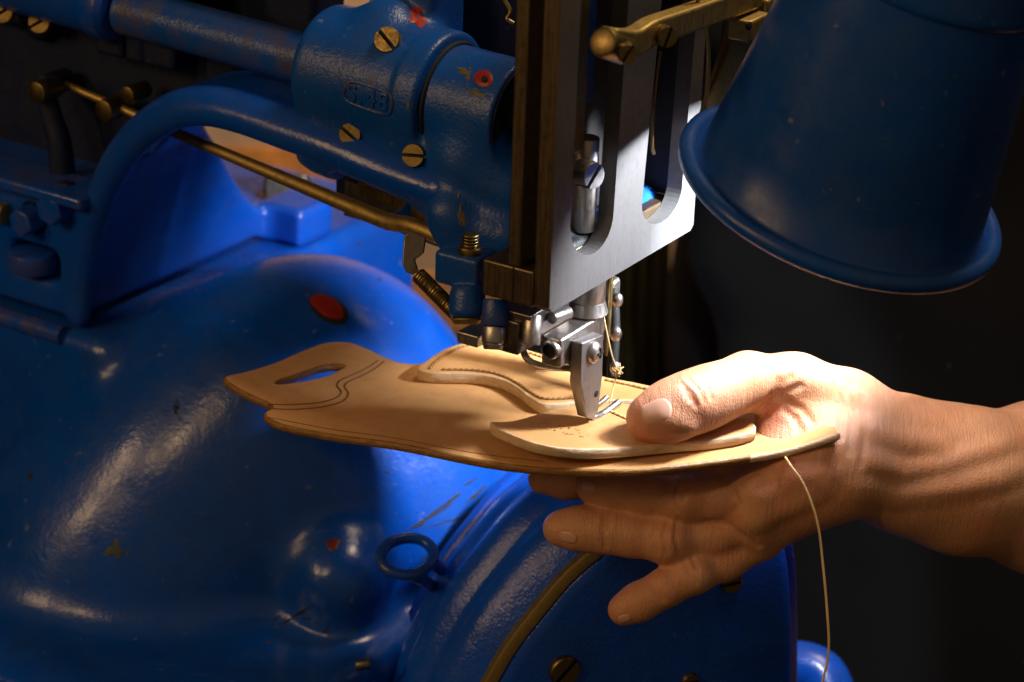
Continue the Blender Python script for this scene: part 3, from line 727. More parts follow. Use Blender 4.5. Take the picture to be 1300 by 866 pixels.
bm = bmesh.new(); cyl(bm, P(630, 380, dP), P(628, 414, dP), px2m(17.5, dP)); pin = obj('guide_pin', bm, 'head', mach)
bm = bmesh.new(); cyl(bm, P(628, 414.5, dP), P(626.5, 436, dP), px2m(15, dP)); cyl(bm, P(626.5, 436, dP), P(626, 444, dP), px2m(14, dP), px2m(12.5, dP)); obj('pin_tip', bm, 'polished', pin)
bm = bmesh.new(); boxm(bm, P(664, 416, 1.172), B * .014, A * .006, Z * .0085); boxm(bm, P(676, 398, 1.174), B * .018, A * .010, Z * .007); obj('foot_bracket', bm, 'darksteel', mach, bevel=.0008)
bm = bmesh.new(); cyl(bm, P(676, 400, 1.158), P(674, 438, 1.158), px2m(12, 1.158)); obj('foot_rod', bm, 'polished', mach)
bm = bmesh.new(); boxm(bm, P(606, 424, 1.18), B * .009, A * .006, Z * .003); obj('small_bracket', bm, 'polished', mach, bevel=.0006)
bm = bmesh.new(); tube(bm, smoothpts([P(664, 436, 1.175), P(665, 448, 1.172), P(672, 458, 1.170), P(686, 464, 1.172), P(708, 467, 1.178), P(738, 468, 1.186)], 8), px2m(4.6, 1.17)); obj('wire_guard', bm, 'polished', mach)

# ---- presser foot ---------------------------------------------------
ft = PZ(750, 533, .0095); af = ft @ A
def FA(x, y, o=0): return PA(x, y, af + o)
bm = bmesh.new()
front = [(739, 436), (766.5, 425), (765, 478), (761.5, 508), (759.5, 522), (753, 533), (746, 530.5), (736.5, 488)]
prism(bm, [FA(*q) for q in front], A * .0062); foot = obj('presser_foot', bm, 'footsteel', mach, bevel=.0007)
bm = bmesh.new(); toe = smoothpts([FA(750, 529.5, .003), FA(756, 529.5, .002), FA(765, 526, .002), FA(778, 517, .001), FA(787, 509, .0)], 6)
tube(bm, toe, [px2m(5.2, 1.19)] * (len(toe) - 3) + [px2m(5, 1.19), px2m(4.4, 1.19), px2m(2.5, 1.19)], 14); obj('foot_toe', bm, 'polished', foot)
bm = bmesh.new(); toe = smoothpts([FA(758, 514, .007), FA(764, 510, .007), FA(770, 504.5, .007)], 6); tube(bm, toe, px2m(3.6, 1.19), 12); obj('foot_toe', bm, 'polished', foot)
p = FA(753, 447, -.0004); bm = bmesh.new()
ball(bm, p, (px2m(13.5, 1.19), px2m(15, 1.19), .0035), (B, Z, A)); ps = obj('pan_screw', bm, 'polished', foot)
bm = bmesh.new(); c = p - A * .0031; boxm(bm, c + B * .0012, B * .0026, Z * .0006, A * .0009); boxm(bm, c + B * .0012, B * .0006, Z * .0026, A * .0009); obj('cross_recess', bm, 'black', ps)
bm = bmesh.new(); c = FA(757, 500); cyl(bm, c - A * .0003, c + A * .003, px2m(4.6, 1.19), ch=.0001); obj('foot_hole', bm, 'black', foot)
# clamp block behind the foot
k0, k1 = abz(FA(712, 432, .0065)), abz(FA(766, 420, .0065)); zt, zb = k0[2], abz(FA(712, 468, .0065))[2]
bm = bmesh.new(); boxabz(bm, af + .0064, af + .0172, k0[1], k1[1] + .001, zb, zt); cb = obj('foot_clamp', bm, 'polished', mach, bevel=.0012)
bsd = k0[1]; c = PB(701, 443, bsd)
bm = bmesh.new(); u, v, _ = frame_of(-B)
lathe(bm, c + B * .002, -B, [(0, .0048), (.0045, .0048), (.0052, .0042), (.0052, .0034), (.0015, .0032)], 32, cap=False); obj('hex_socket', bm, 'polished', cb)
bm = bmesh.new(); cyl(bm, c + B * .001, c - B * .002, .0033, seg=6, ch=.0001); obj('socket_bore', bm, 'black', cb)
bm = bmesh.new(); q = abz(P(742, 400, 1.20)); cyl(bm, M(af + .014, q[1] - .004, zt - .001), M(af + .014, q[1] - .004, .084), .0085); lathe(bm, M(af + .014, q[1] - .004, zt + .001), Z, [(0, .0105), (.003, .0095), (.006, .0088)], 36); obj('presser_bar', bm, 'polished', cb)
bm = bmesh.new(); cyl(bm, P(700, 404, 1.165), P(722, 396, 1.175), px2m(8, 1.17)); obj('clamp_bolt', bm, 'footsteel', cb)
bm = bmesh.new(); boxm(bm, P(769, 384, 1.232), B * .0045, A * .006, Z * .014); obj('bar_guide', bm, 'polished', mach, bevel=.002)
bm = bmesh.new(); tube(bm, [P(779, 366, 1.225), P(781, 420, 1.225), P(777, 478, 1.225)], px2m(7, 1.22)); kb = obj('looper_arm', bm, 'black', mach)
for x, y, r in ((784, 381, 9), (782, 424, 9.5), (781, 467, 8.5)):
    bm = bmesh.new(); ball(bm, P(x, y, 1.217), (px2m(r, 1.217) * .8, px2m(r, 1.217) * 1.1, px2m(r, 1.217) * .8), (B, Z, A)); obj('stud', bm, 'polished', kb)
# needle
bm = bmesh.new(); n0, n1, n2 = P(775.5, 352, 1.205), P(772, 410, 1.207), P(769, 452, 1.208)
tube(bm, [n0, n1, n1 + (n2 - n1) * .75, n2], [px2m(4.2, 1.2), px2m(4.2, 1.2), px2m(3.6, 1.2), px2m(2.2, 1.2)], 14); obj('needle', bm, 'bronze', mach)

# ---- front drum cover ----------------------------------------------
NF = nrm((.35, -.94, 0)); 
DC = P(680, 770, 1.262) @ NF
def DR(x, y, o=0): return on(x, y, NF, DC + o)
dpx = [(560, 1000), (590, 920), (615, 866), (645, 815), (680, 770), (712, 732), (745, 702), (790, 668), (840, 645), (890, 634), (940, 634), (980, 648), (1003, 672), (1014, 710), (1018, 780), (1018, 866), (1016, 1000)]
out = smoothpts([DR(*q) for q in dpx], 6)
ctr = sum(out) / len(out); U1 = nrm(np.cross(Z, NF)); V1 = np.cross(NF, U1)
CW = np.clip((60 - np.arange(len(out))) / 18., 0, 1)          # the rolls fade out before the plain right edge
def inset(pts, d, wt=None):
    """shrink the outline by d inside its plane"""
    res = []
    for i, p in enumerate(pts):
        t = nrm(pts[min(i + 1, len(pts) - 1)] - pts[max(i - 1, 0)]); n = np.cross(t, NF); n = n if n @ (ctr - p) > 0 else -n
        res.append(p + n * (d if wt is None or d > 0 else d * wt[i]))
    return res
def strip(bm, loops):
    L = [[bm.verts.new(p) for p in l] for l in loops]
    for a, b in zip(L, L[1:]):
        for i in range(len(a) - 1): bm.faces.new((a[i], a[i + 1], b[i + 1], b[i]))
    return L
# side: three shallow rolls and a lip at the back
prof = []; 
for s in np.linspace(0, 1, 46):
    roll = .0085 * abs(math.sin(math.pi * 3 * (s / .88))) ** .9 if s < .88 else .0
    lip = .0045 if s > .93 else 0
    crown = .015 * math.sin(math.pi * min(s / .9, 1)) ** 1.0
    prof.append((-.100 * s - .004, -(crown + roll * .55 + lip * .8) + .001))
bm = bmesh.new(); L = strip(bm, [[p + NF * t for p in inset(out, o, CW)] for t, o in prof]); bmesh.ops.recalc_face_normals(bm, faces=bm.faces[:])
drum = obj('drum_cover', bm, 'drum', mach, sharp=60)
if sum(f_.normal @ V(f_.center[:]) for f_ in []) > 0: pass
NB = 52
bm = bmesh.new(); strip(bm, [[p + NF * t for p in inset(out, o)][:NB] for t, o in ((-.006, .0005), (.0008, -.0004), (.0016, .0008), (.0016, .0062), (.0, .0072))]); bmesh.ops.recalc_face_normals(bm, faces=bm.faces[:]); obj('brass_band', bm, 'brass', drum, sharp=40)
bm = bmesh.new(); lp = [[p + NF * t for p in inset(out, o)] for t, o in ((-.004, .0068), (.0006, .0074), (.0022, .009), (.003, .014))]
L = strip(bm, lp); c = bm.verts.new(ctr + NF * .006 - Z * .01); a = L[-1]
for i in range(len(a) - 1): bm.faces.new((a[i], a[i + 1], c))
bm.faces.new((a[-1], a[0], c)); bmesh.ops.recalc_face_normals(bm, faces=bm.faces[:]); face = obj('drum_face', bm, 'drum', drum, sharp=60)
for x, y, r, an in ((716, 850, 21, .85), (928, 738, 15, .1), (875, 863, 12, .1)):
    screw(DR(x, y, .0045), NF, px2m(r, 1.24), an, face, 'bronze', .003)
# eye bolt and studs on the bed
bm = bmesh.new(); c = P(517, 706, 1.30); e1, e2 = nrm(CR * .95 + CF * .3), nrm(CU * .62 + CF * .75)
tube(bm, [c + px2m(33, 1.37) * (e1 * math.cos(t) + e2 * .95 * math.sin(t)) for t in np.linspace(0, 2 * math.pi, 40, endpoint=False)], px2m(7.5, 1.30), 14, closed=True)
tube(bm, smoothpts([P(546, 712, 1.305), P(560, 722, 1.32), P(574, 740, 1.35)], 5), px2m(9, 1.31), 12); tube(bm, smoothpts([P(520, 728, 1.298), P(540, 738, 1.31), P(556, 752, 1.35)], 5), px2m(8, 1.31), 12); obj('lifting_ring', bm, 'frame', mach)
bm = bmesh.new(); boxm(bm, P(588, 664, 1.385), B * .012, A * .004, Z * .004); cyl(bm, P(590, 650, 1.385), P(598, 644, 1.385), .004); obj('bed_latch', bm, 'darksteel', mach, bevel=.001)
bm = bmesh.new(); cyl(bm, P(452, 845, 1.30), P(470, 842, 1.30), .003); obj('bed_pin', bm, 'darksteel', mach)
bb_ = bvh_of(base.data)
o = patch(418, 393, 27, 16, .5, 'black', 'red_oil_hole', bb_, base, .0004, .05); patch(416, 390, 24.5, 12.5, .5, 'red', 'red_plug', bb_, o, .0009, .06, 2); o['label'] = 'oval red plugged hole on the dome'  # black patch showing below the red paints the shaded edge of a recess
patch(423, 691, 9, 8, .3, 'darkred', 'red_paint_mark', bb_, base, .0005, .3, 5)
for i, (x, y, a, b, an) in enumerate(((145, 698, 9, 13, -.3), (224, 519, 4, 6, 0), (38, 605, 3, 7, .5), (375, 782, 22, 3, -.15), (340, 815, 3, 2, 0), (414, 801, 4, 4, 0))):
    chips(x, y, a, b, an, 'stain' if i in (0, 4) else 'dirt', 'paint_chip', bb_, base, 40 + i)
for i, (x, y, a, b, an) in enumerate(((548, 655, 34, 1.6, -.55), (566, 640, 20, 2.2, -.6), (575, 660, 26, 1.2, -.3), (604, 628, 12, 2.5, -.7), (530, 668, 14, 1.2, -.4), (597, 612, 9, 1.4, -.5), (492, 600, 3, 1.5, .5), (455, 310, 2, 2, 0), (482, 355, 2.4, 1.5, .4), (505, 330, 1.6, 1.6, 0))):
    patch(x, y, a, b, an, 'dirt', 'grime_mark', bb_, base, .0002, .6, 70 + i)
bm = bmesh.new(); boxm(bm, P(366, 246, 1.60), CR * .014, CF * .02, CU * .012); obj('steel_block', bm, 'darksteel', mach, bevel=.002)
bm = bmesh.new(); tube(bm, smoothpts([P(985, 850, 1.42), P(1020, 850, 1.415), P(1045, 866, 1.41), P(1060, 920, 1.40)], 6), .0165, 24); obj('treadle_arm', bm, 'frame', mach)
# ================================================================== WORK LAMP
LN = nrm(.54 * CF + .84 * (-.31 * CR - .951 * CU))           # direction the shade opens to
LC = P(1067, 243, 1.152); RL = px2m(215, 1.152)
lampo = empty('work_lamp', LC - LN * .19, 'navy blue bucket-shaped work lamp hanging over the hand', 'lamp')
H = .120
bm = bmesh.new(); rim = RL - .0046
bead = [(.0046 * math.sin(t), rim + .0046 * math.cos(t)) for t in np.linspace(math.radians(75), math.radians(-150), 14)]
wall = [(-.0040 - (H - .004) * t, rim - .0062 - .0138 * t) for t in np.linspace(0, 1, 6)]
pr = bead + wall + [(-H - .0004, rim - .0188), (-H - .0025, rim - .0180), (-H - .005, rim - .0186), (-H - .050, rim - .0225), (-H - .060, rim - .030), (-H - .063, .012), (-H - .085, .011)]
inner = [(-H - .061, .010), (-H - .056, rim - .032), (-H - .008, rim - .0222), (-H * .9, rim - .0208), (-.004, rim - .0078), (.0, rim - .003)]
lathe(bm, LC, LN, pr + inner + [pr[0]], 96, cap=False)
bmesh.ops.remove_doubles(bm, verts=bm.verts[:], dist=1e-6); bmesh.ops.recalc_face_normals(bm, faces=bm.faces[:])
obj('lamp_shade', bm, 'navy', lampo, sharp=70)
bm = bmesh.new(); lathe(bm, LC - LN * (H + .083), -LN, [(0, .015), (.03, .015), (.034, .010), (.05, .006)], 40); obj('lamp_socket', bm, 'black', lampo)
bm = bmesh.new(); tube(bm, smoothpts([LC - LN * (H + .125), LC - LN * (H + .20), LC - LN * (H + .28) + CR * .05 + CF * .05, LC - LN * (H + .30) + CR * .20 + CF * .15], 8), .006); obj('lamp_neck', bm, 'darksteel', lampo)

# ================================================================== LEATHER SHEATH
THL = .0042
def hmain(x, y):
    # gentle sag of the sheet; both ends lift a little
    return .0 + .020 * np.clip((x - .055) / .065, 0, 1.1) ** 2 + .004 * np.clip((-x - .13) / .07, 0, 1) ** 2 - .0025 * np.sin((x + .20) * 20) * np.clip((-x - .05) / .08, 0, 1)
def onsurf(px, py, hf):
    z = 0.
    for _ in range(14): q = PZ(px, py, z); z = float(hf(q[0], q[1]))
    return PZ(px, py, z)
def inpoly(x, y, poly):
    c = False; n = len(poly)
    for i in range(n):
        x0, y0 = poly[i]; x1, y1 = poly[(i + 1) % n]
        if (y0 > y) != (y1 > y) and x < (x1 - x0) * (y - y0) / (y1 - y0) + x0: c = not c
    return c
def off2(poly, d):
    P_ = np.array(poly); area = .5 * np.sum(P_[:, 0] * np.roll(P_[:, 1], -1) - np.roll(P_[:, 0], -1) * P_[:, 1]); sg = 1 if area > 0 else -1
    t = np.roll(P_, -1, 0) - np.roll(P_, 1, 0); t /= np.maximum(np.linalg.norm(t, axis=1), 1e-9)[:, None]
    return P_ + sg * d * np.stack([-t[:, 1], t[:, 0]], 1)
def sheet(name, loop, hf, holes=(), thick=THL, mats=('leather', 'edge'), parent=None, step=.0042, rnd=.0015, raw=None):
    bm = bmesh.new(); t = thick
    prof = [(rnd, 0), (rnd * .45, -rnd * .18), (rnd * .1, -rnd * .55), (0, -t * .5), (rnd * .1, -t + rnd * .55), (rnd * .45, -t + rnd * .18), (rnd, -t)]
    loops2 = []; top_loops = []; bot_loops = []
    for k, lp in enumerate([loop, *holes]):
        lp = np.array([(p[0], p[1]) for p in lp]); rings = []
        for ins, dz in prof:
            o = off2(lp, ins if k == 0 else -ins); rings.append([bm.verts.new((x, y, float(hf(x, y)) + dz)) for x, y in o])
        n = len(lp)
        for a, b in zip(rings, rings[1:]):
            for i in range(n):
                fc = bm.faces.new((a[i], a[(i + 1) % n], b[(i + 1) % n], b[i])); fc.material_index = 2 if raw is not None and a[i].co.x > raw + .002 * math.sin(i * 1.7) else 1
        top_loops.append(rings[0]); bot_loops.append(rings[-1])
    for side, LL in ((0, top_loops), (1, bot_loops)):
        vs = []; ed = []; ref = []
        for lp in LL:
            s = len(vs); n = len(lp); vs += [(v.co.x, v.co.y) for v in lp]; ref += lp; ed += [(s + i, s + (i + 1) % n) for i in range(n)]
        polys = [[(v.co.x, v.co.y) for v in lp] for lp in LL]
        xs = [v[0] for v in vs]; ys = [v[1] for v in vs]; nb = len(vs); bpts = np.array(vs)
        for x in np.arange(min(xs), max(xs), step):
            for y in np.arange(min(ys), max(ys), step):
                if inpoly(x, y, polys[0]) and not any(inpoly(x, y, h) for h in polys[1:]) and np.min(np.hypot(bpts[:nb, 0] - x, bpts[:nb, 1] - y)) > step * .55:
                    vs.append((x, y)); ref.append(bm.verts.new((x, y, float(hf(x, y)) - (t if side else 0))))
        ov, oe, of, mp, _, _ = delaunay_2d_cdt([V(v) for v in vs], ed, [], 0, 1e-7)
        for fc in of:
            cx = sum(ov[i].x for i in fc) / 3; cy = sum(ov[i].y for i in fc) / 3
            if inpoly(cx, cy, polys[0]) and not any(inpoly(cx, cy, h) for h in polys[1:]):
                try: bm.faces.new([ref[mp[i][0]] for i in fc])
                except Exception: pass
    bmesh.ops.recalc_face_normals(bm, faces=bm.faces[:])
    return obj(name, bm, list(mats), parent, sharp=50)
def loop_of(px, hf, n=5): return smoothpts([onsurf(x, y, hf) for x, y in px], n, True)
sheath = empty('leather_sheath', (0, 0, -.004), 'unfinished tan leather knife sheath held under the presser foot', 'sheath')
main_px = [(284, 478), (297, 491), (320, 503), (338, 511), (344, 517), (336, 522), (337, 529), (360, 540), (420, 552), (500, 563), (600, 583), (660, 592), (720, 596), (800, 597), (870, 590), (940, 581), (1000, 571), (1040, 559), (1060, 552), (1066.5, 549.5), (1067, 548), (1064, 540.5), (1062, 539.5),
           (1050, 538), (1005, 532), (960, 522), (900, 508), (843, 494), (763, 480), (700, 462), (640, 447), (590, 446), (555, 456), (528, 461), (508, 459), (490, 453), (470, 443), (445, 434), (415, 434), (385, 444), (350, 459), (315, 470)]
slot_px = [(352, 487), (372, 485), (395, 481), (415, 476), (428, 470), (436, 465), (428, 463), (410, 465), (392, 471), (372, 478), (356, 483)]
sh = sheet('base_panel', loop_of(main_px, hmain), hmain, [loop_of(slot_px, hmain)], mats=('leather', 'edge', 'rawedge'), parent=sheath, raw=.066)
# tooled double crease round the belt loop
def onpanel(px, hf, lift=.0): return [onsurf(x, y, hf) + Z * lift for x, y in px]
for k, px in enumerate(([(340, 513), (365, 514), (400, 512), (425, 506), (433, 498), (428, 490), (432, 483), (450, 475), (468, 466), (480, 458)], [(346, 519), (372, 520), (408, 517), (434, 510), (442, 500), (437, 491), (442, 485), (460, 477), (476, 468), (487, 459)], [(340, 530), (362, 534), (420, 545), (500, 556), (600, 575), (690, 586)])):
    bm = bmesh.new(); tube(bm, smoothpts(onpanel(px, hmain, -.0001), 6), .00055 if k < 2 else .0004, 8); obj('crease_line', bm, 'crease', sh)
# back welt
def hwelt(x, y): return hmain(x, y) + .0062
welt_px = [(530, 468), (545, 473), (575, 474), (605, 475), (635, 481), (655, 491), (672, 504), (688, 512), (712, 512), (740, 509), (780, 508), (820, 509), (850, 510), (880, 514), (905, 513), (905, 507), (870, 499), (843, 493), (800, 484), (763, 477), (720, 462), (690, 450), (650, 439), (610, 433), (585, 436), (562, 444), (542, 457)]
we = sheet('welt_strip', loop_of(welt_px, hwelt, 4), hwelt, thick=.006, rnd=.0009, mats=('leather', 'rawedge'), parent=sheath)
# front pocket panel, its left end curling up
p_l = onsurf(620, 540, hmain)
def hflap(x, y):
    u = np.clip((.03 - x) / .085, 0, 1); w = np.clip((-.045 - y) / .03, 0, 1)
    return hmain(x, y) + .0062 + .0085 * u ** 1.6 * (.35 + .65 * w) + .002 * w
flap_px = [(622, 536), (640, 548), (665, 558), (695, 566), (730, 570), (770, 570), (810, 567), (850, 563), (890, 560), (920, 556), (945, 551), (960, 544), (952, 533), (930, 527), (895, 522), (850, 517), (810, 513), (770, 511), (738, 513), (705, 519), (680, 526), (655, 533), (637, 535)]
fl = sheet('pocket_panel', loop_of(flap_px, hflap, 5), hflap, thick=.0055, rnd=.0010, mats=('leather', 'rawedge'), parent=sheath)
# stitching: short thread segments in a groove
def stitches(px, hf, parent, spx=7.6, r=.00078, mat='stitch', name='stitching'):
    pts = smoothpts(onpanel(px, hf, .0002), 10); L = [0]
    for a, b in zip(pts, pts[1:]): L.append(L[-1] + np.linalg.norm(b - a))
    stp = spx / 2550; n = int(L[-1] / stp); bm = bmesh.new()
    g = lambda s: np.array([np.interp(s, L, [p[k] for p in pts]) for k in range(3)])
    for i in range(n):
        a, b = g(i * stp + stp * .12), g(i * stp + stp * .86); m_ = (a + b) / 2
        tube(bm, [a - Z * .0006, a + (m_ - a) * .4 + Z * .0002, m_ + Z * .0003, b + (m_ - b) * .4 + Z * .0002, b - Z * .0006], [r * .7, r, r * 1.05, r, r * .7], 8)
    s = obj(name, bm, mat, parent)
    bm = bmesh.new(); tube(bm, [p - Z * .0005 for p in pts], .0009, 8); obj('stitch_groove', bm, 'crease', parent); return s
stitches([(545, 469), (560, 455), (580, 444), (605, 438), (635, 441), (665, 447), (700, 458), (730, 470)], hwelt, we)
stitches([(560, 470), (600, 471), (632, 476), (655, 486), (674, 499), (690, 507), (715, 507), (740, 505)], hwelt, we)
stitches([(768, 483), (800, 490), (830, 497), (848, 501)], hwelt, we)
stitches([(772, 522), (786, 528), (800, 534), (830, 543)], hflap, fl, r=.0008, mat='thread')
bm = bmesh.new(); tube(bm, onpanel([(984, 553), (994, 550), (1008, 547), (1018, 545)], hmain, -.0001), [.0004, .0011, .0009, .0003], 8); obj('knife_slit', bm, 'crease', sh)
# faint tooled marks on the pocket
bm = bmesh.new(); r_ = random.Random(3)
for i in range(26):
    t = i / 26; x, y = 686 + 62 * t + r_.uniform(-3, 3), 540 + 13 * t + r_.uniform(-5, 5); c = onsurf(x, y, hflap)
    tube(bm, [c, c + A * r_.uniform(-.0016, .0016) + B * r_.uniform(-.0012, .0012)], .00042, 6)
obj('tooled_mark', bm, 'stamp', fl)
# thread hanging from the sheath, and thread from the needle
bm = bmesh.new(); t0 = onsurf(993, 566, hmain) - Z * .003
pts = smoothpts([t0, P(1003, 590, 1.175), P(1022, 618, 1.168), P(1038, 665, 1.165), P(1045, 720, 1.165), P(1050, 775, 1.165), P(1052, 825, 1.165), P(1044, 866, 1.165), P(1030, 905, 1.165), P(1034, 960, 1.165)], 10)
tube(bm, pts, .00062, 8); o = obj('sewing_thread', bm, 'thread'); o['label'] = 'long loose waxed thread hanging from the pointed end of the sheath'; o['category'] = 'thread'
bm = bmesh.new()
tube(bm, smoothpts([P(762, 350, 1.21), P(764, 385, 1.20), P(769, 415, 1.197), P(776, 448, 1.197), P(783, 472, 1.199), P(779, 490, 1.2), P(774, 512, 1.196)], 8), .00040, 8)
r_ = random.Random(5)
for i in range(16):
    c = P(783 + r_.uniform(-4, 5), 472 + r_.uniform(-5, 5), 1.198); tube(bm, [c, c + CR * r_.uniform(-.003, .003) + CU * r_.uniform(-.003, .003) + CF * r_.uniform(-.002, .002)], .00035, 6)
o = obj('needle_thread', bm, 'thread'); o['label'] = 'knotted pale thread running down beside the needle'; o['category'] = 'thread'
# ================================================================== PERSON (left hand and forearm, dark shirt)
per = empty('person', P(1560, 900, 1.55), 'person in a black shirt gripping the sheath, thumb on top and fingers spread below', 'person')
HS = Field((-.055, -.150, -.135), (.385, .165, .085), .00092)
def back(x, y): return .052 * min(1, max(0, (y - 560) / 120)) * min(1, max(0, (1060 - x) / 110))
def hp(x, y, d, r): d = d + back(x, y); return (P(x, y, d), px2m(r, d))
# forearm: two long bones give it an oval section
HS.cones([hp(1088, 533, 1.222, 41), hp(1150, 560, 1.232, 46), hp(1220, 585, 1.245, 58), hp(1330, 590, 1.275, 72), hp(1480, 610, 1.32, 88)], k=.012, kin=.02)
HS.cones([hp(1085, 607, 1.215, 40), hp(1150, 621, 1.226, 44), hp(1220, 638, 1.24, 52), hp(1330, 652, 1.27, 68), hp(1480, 670, 1.31, 84)], k=.034, kin=.02)
HS.cones([hp(1480, 640, 1.315, 96), hp(1600, 665, 1.36, 98), hp(1680, 640, 1.42, 100)], k=.03, kin=.02)
# palm
HS.cones([hp(1085, 570, 1.215, 58), hp(1045, 585, 1.205, 56)], k=.02)
HS.cones([hp(1070, 545, 1.222, 44), hp(1000, 584, 1.198, 33)], k=.018)      # index metacarpal
HS.cones([hp(1060, 575, 1.208, 46), hp(965, 622, 1.180, 31)], k=.016)       # middle
HS.cones([hp(1060, 600, 1.205, 44), hp(962, 650, 1.174, 31)], k=.014)       # ring
HS.cones([hp(1055, 622, 1.206, 36), hp(968, 682, 1.176, 25)], k=.012)       # little
# thumb metacarpal, mount and web
HS.cones([hp(1066, 512, 1.222, 42), hp(1010, 491, 1.212, 37), hp(950, 483, 1.202, 35)], k=.016, kin=.012)
HS.cones([hp(1040, 545, 1.222, 38), hp(1000, 530, 1.216, 24), hp(985, 555, 1.212, 22)], k=.014, kin=.01)
# thumb
HS.cones([hp(950, 484, 1.202, 34.5), hp(915, 497, 1.194, 31), hp(884, 509, 1.188, 33), hp(856, 519, 1.183, 30.5), hp(834, 529, 1.181, 26), hp(821, 533, 1.180, 22)], k=.006, kin=.012)
HS.ell(P(845, 535, 1.178), (px2m(32, 1.18), px2m(20, 1.18), px2m(26, 1.18)), (P(820, 540, 1.178) - P(880, 520, 1.182), CU, CF), k=.006)
# index, mostly hidden under the leather
HS.cones([hp(1000, 586, 1.198, 32), hp(900, 608, 1.200, 29), hp(860, 612, 1.203, 28), hp(780, 612, 1.208, 25), hp(720, 609, 1.212, 23), hp(690, 608, 1.213, 20)], k=.006, kin=.006)
# middle
HS.cones([hp(965, 622, 1.181, 31), hp(900, 634, 1.178, 27), hp(868, 634, 1.178, 28), hp(815, 628, 1.184, 24), hp(775, 623, 1.189, 22), hp(750, 620, 1.192, 18.5)], k=.004, kin=.006)
# ring
HS.cones([hp(962, 652, 1.175, 31), hp(905, 678, 1.166, 28.5), hp(848, 684, 1.162, 30), hp(800, 678, 1.164, 27), hp(765, 674, 1.166, 26.5), hp(735, 671, 1.168, 26), hp(712, 671, 1.169, 23)], k=.0035, kin=.006)
# little
HS.cones([hp(968, 686, 1.177, 25), hp(920, 712, 1.168, 23), hp(880, 728, 1.163, 24), hp(845, 746, 1.162, 22.5), hp(812, 764, 1.163, 22.5), hp(792, 774, 1.164, 20.5)], k=.0035, kin=.006)
# tendons, veins and knuckle bulges: shallow swellings traced on the skin
tmp = HS.mesh('tmp'); hbv = bvh_of(tmp); bpy.data.meshes.remove(tmp)
def dense(px, step=4):
    out = []
    for a, b in zip(px, px[1:]):
        n = max(1, int(math.hypot(b[0] - a[0], b[1] - a[1]) / step)); out += [(a[0] + (b[0] - a[0]) * i / n, a[1] + (b[1] - a[1]) * i / n) for i in range(n)]
    return out + [px[-1]]
def swell(px, r, depth, k):
    ch = []
    dp = dense(px, 8)
    for i, (x, y) in enumerate(dp):
        p, n = hit(hbv, x, y); e = depth * math.sin(math.pi * (i + .5) / len(dp)) ** .7; ch.append((p - n * (r - e + .0012 * (1 - e / depth)), r))
    HS.cones(ch, k=k, kin=.002)
swell([(1060, 560), (1030, 578), (1004, 592)], .006, .0006, .006)
swell([(1050, 600), (1000, 618), (960, 630)], .005, .0007, .005)
swell([(1046, 622), (1000, 645), (955, 662)], .005, .0007, .005)
swell([(1100, 505), (1050, 486), (1000, 475)], .0055, .0014, .006)
swell([(1100, 585), (1150, 600), (1200, 590), (1255, 570), (1290, 556)], .0045, .0005, .005)
swell([(1090, 622), (1140, 632), (1200, 622), (1270, 606), (1296, 596)], .005, .0006, .006)
swell([(1100, 540), (1150, 560), (1200, 565)], .005, .0004, .005)
for x, y, r, dp in ((848, 684, .008, .0008), (880, 727, .007, .0006), (868, 634, .007, .0006), (885, 500, .008, .0006), (1000, 592, .009, .001), (958, 626, .009, .001), (952, 662, .009, .0012), (960, 690, .007, .0008)):
    p, n = hit(hbv, x, y); HS.cones([(p - n * (r - dp), r)], k=.007)
# creases across the joints
sk0 = HS.mesh('tmp'); hbv = bvh_of(sk0); bpy.data.meshes.remove(sk0)
def crease(px, r, k=.0016, sink=.35):
    pts = []
    for x, y in dense(px):
        p, n = hit(hbv, x, y); pts.append((p + n * r * sink, r))
    HS.cones(pts, k=k, kin=.0006, op='cut')
for px in ([(866, 487), (878, 500), (884, 515)], [(875, 482), (890, 497), (895, 510)], [(886, 480), (899, 493), (903, 506)], [(870, 496), (876, 508)],
           [(836, 662), (829, 684), (834, 704)], [(848, 660), (842, 680), (846, 702)], [(860, 662), (858, 684), (862, 704)], [(768, 656), (765, 674), (769, 694)], [(774, 655), (772, 672)],
           [(868, 712), (876, 728), (884, 742)], [(878, 708), (886, 722)], [(828, 740), (833, 752), (842, 762)],
           [(855, 618), (852, 634), (858, 648)], [(868, 617), (866, 636)]):
    crease(px, .00095)
crease([(968, 520), (978, 508), (986, 502)], .0017, .003, .2); crease([(972, 528), (985, 519), (999, 508)], .0012, .003)
for px in ([(975, 514), (990, 494), (1004, 478)], [(978, 512), (998, 498), (1016, 490)], [(974, 512), (982, 496), (988, 482)], [(1000, 512), (1018, 520), (1030, 535)], [(996, 520), (1010, 532), (1016, 546)],
           [(1062, 486), (1070, 520), (1066, 556)], [(1076, 494), (1083, 530), (1078, 575)], [(1094, 503), (1100, 540), (1094, 590)]):
    crease(px, .0007, .003, .6)
crease([(897, 662), (925, 668), (962, 694)], .0011, .003); crease([(915, 600), (940, 640), (930, 650)], .0007, .002)
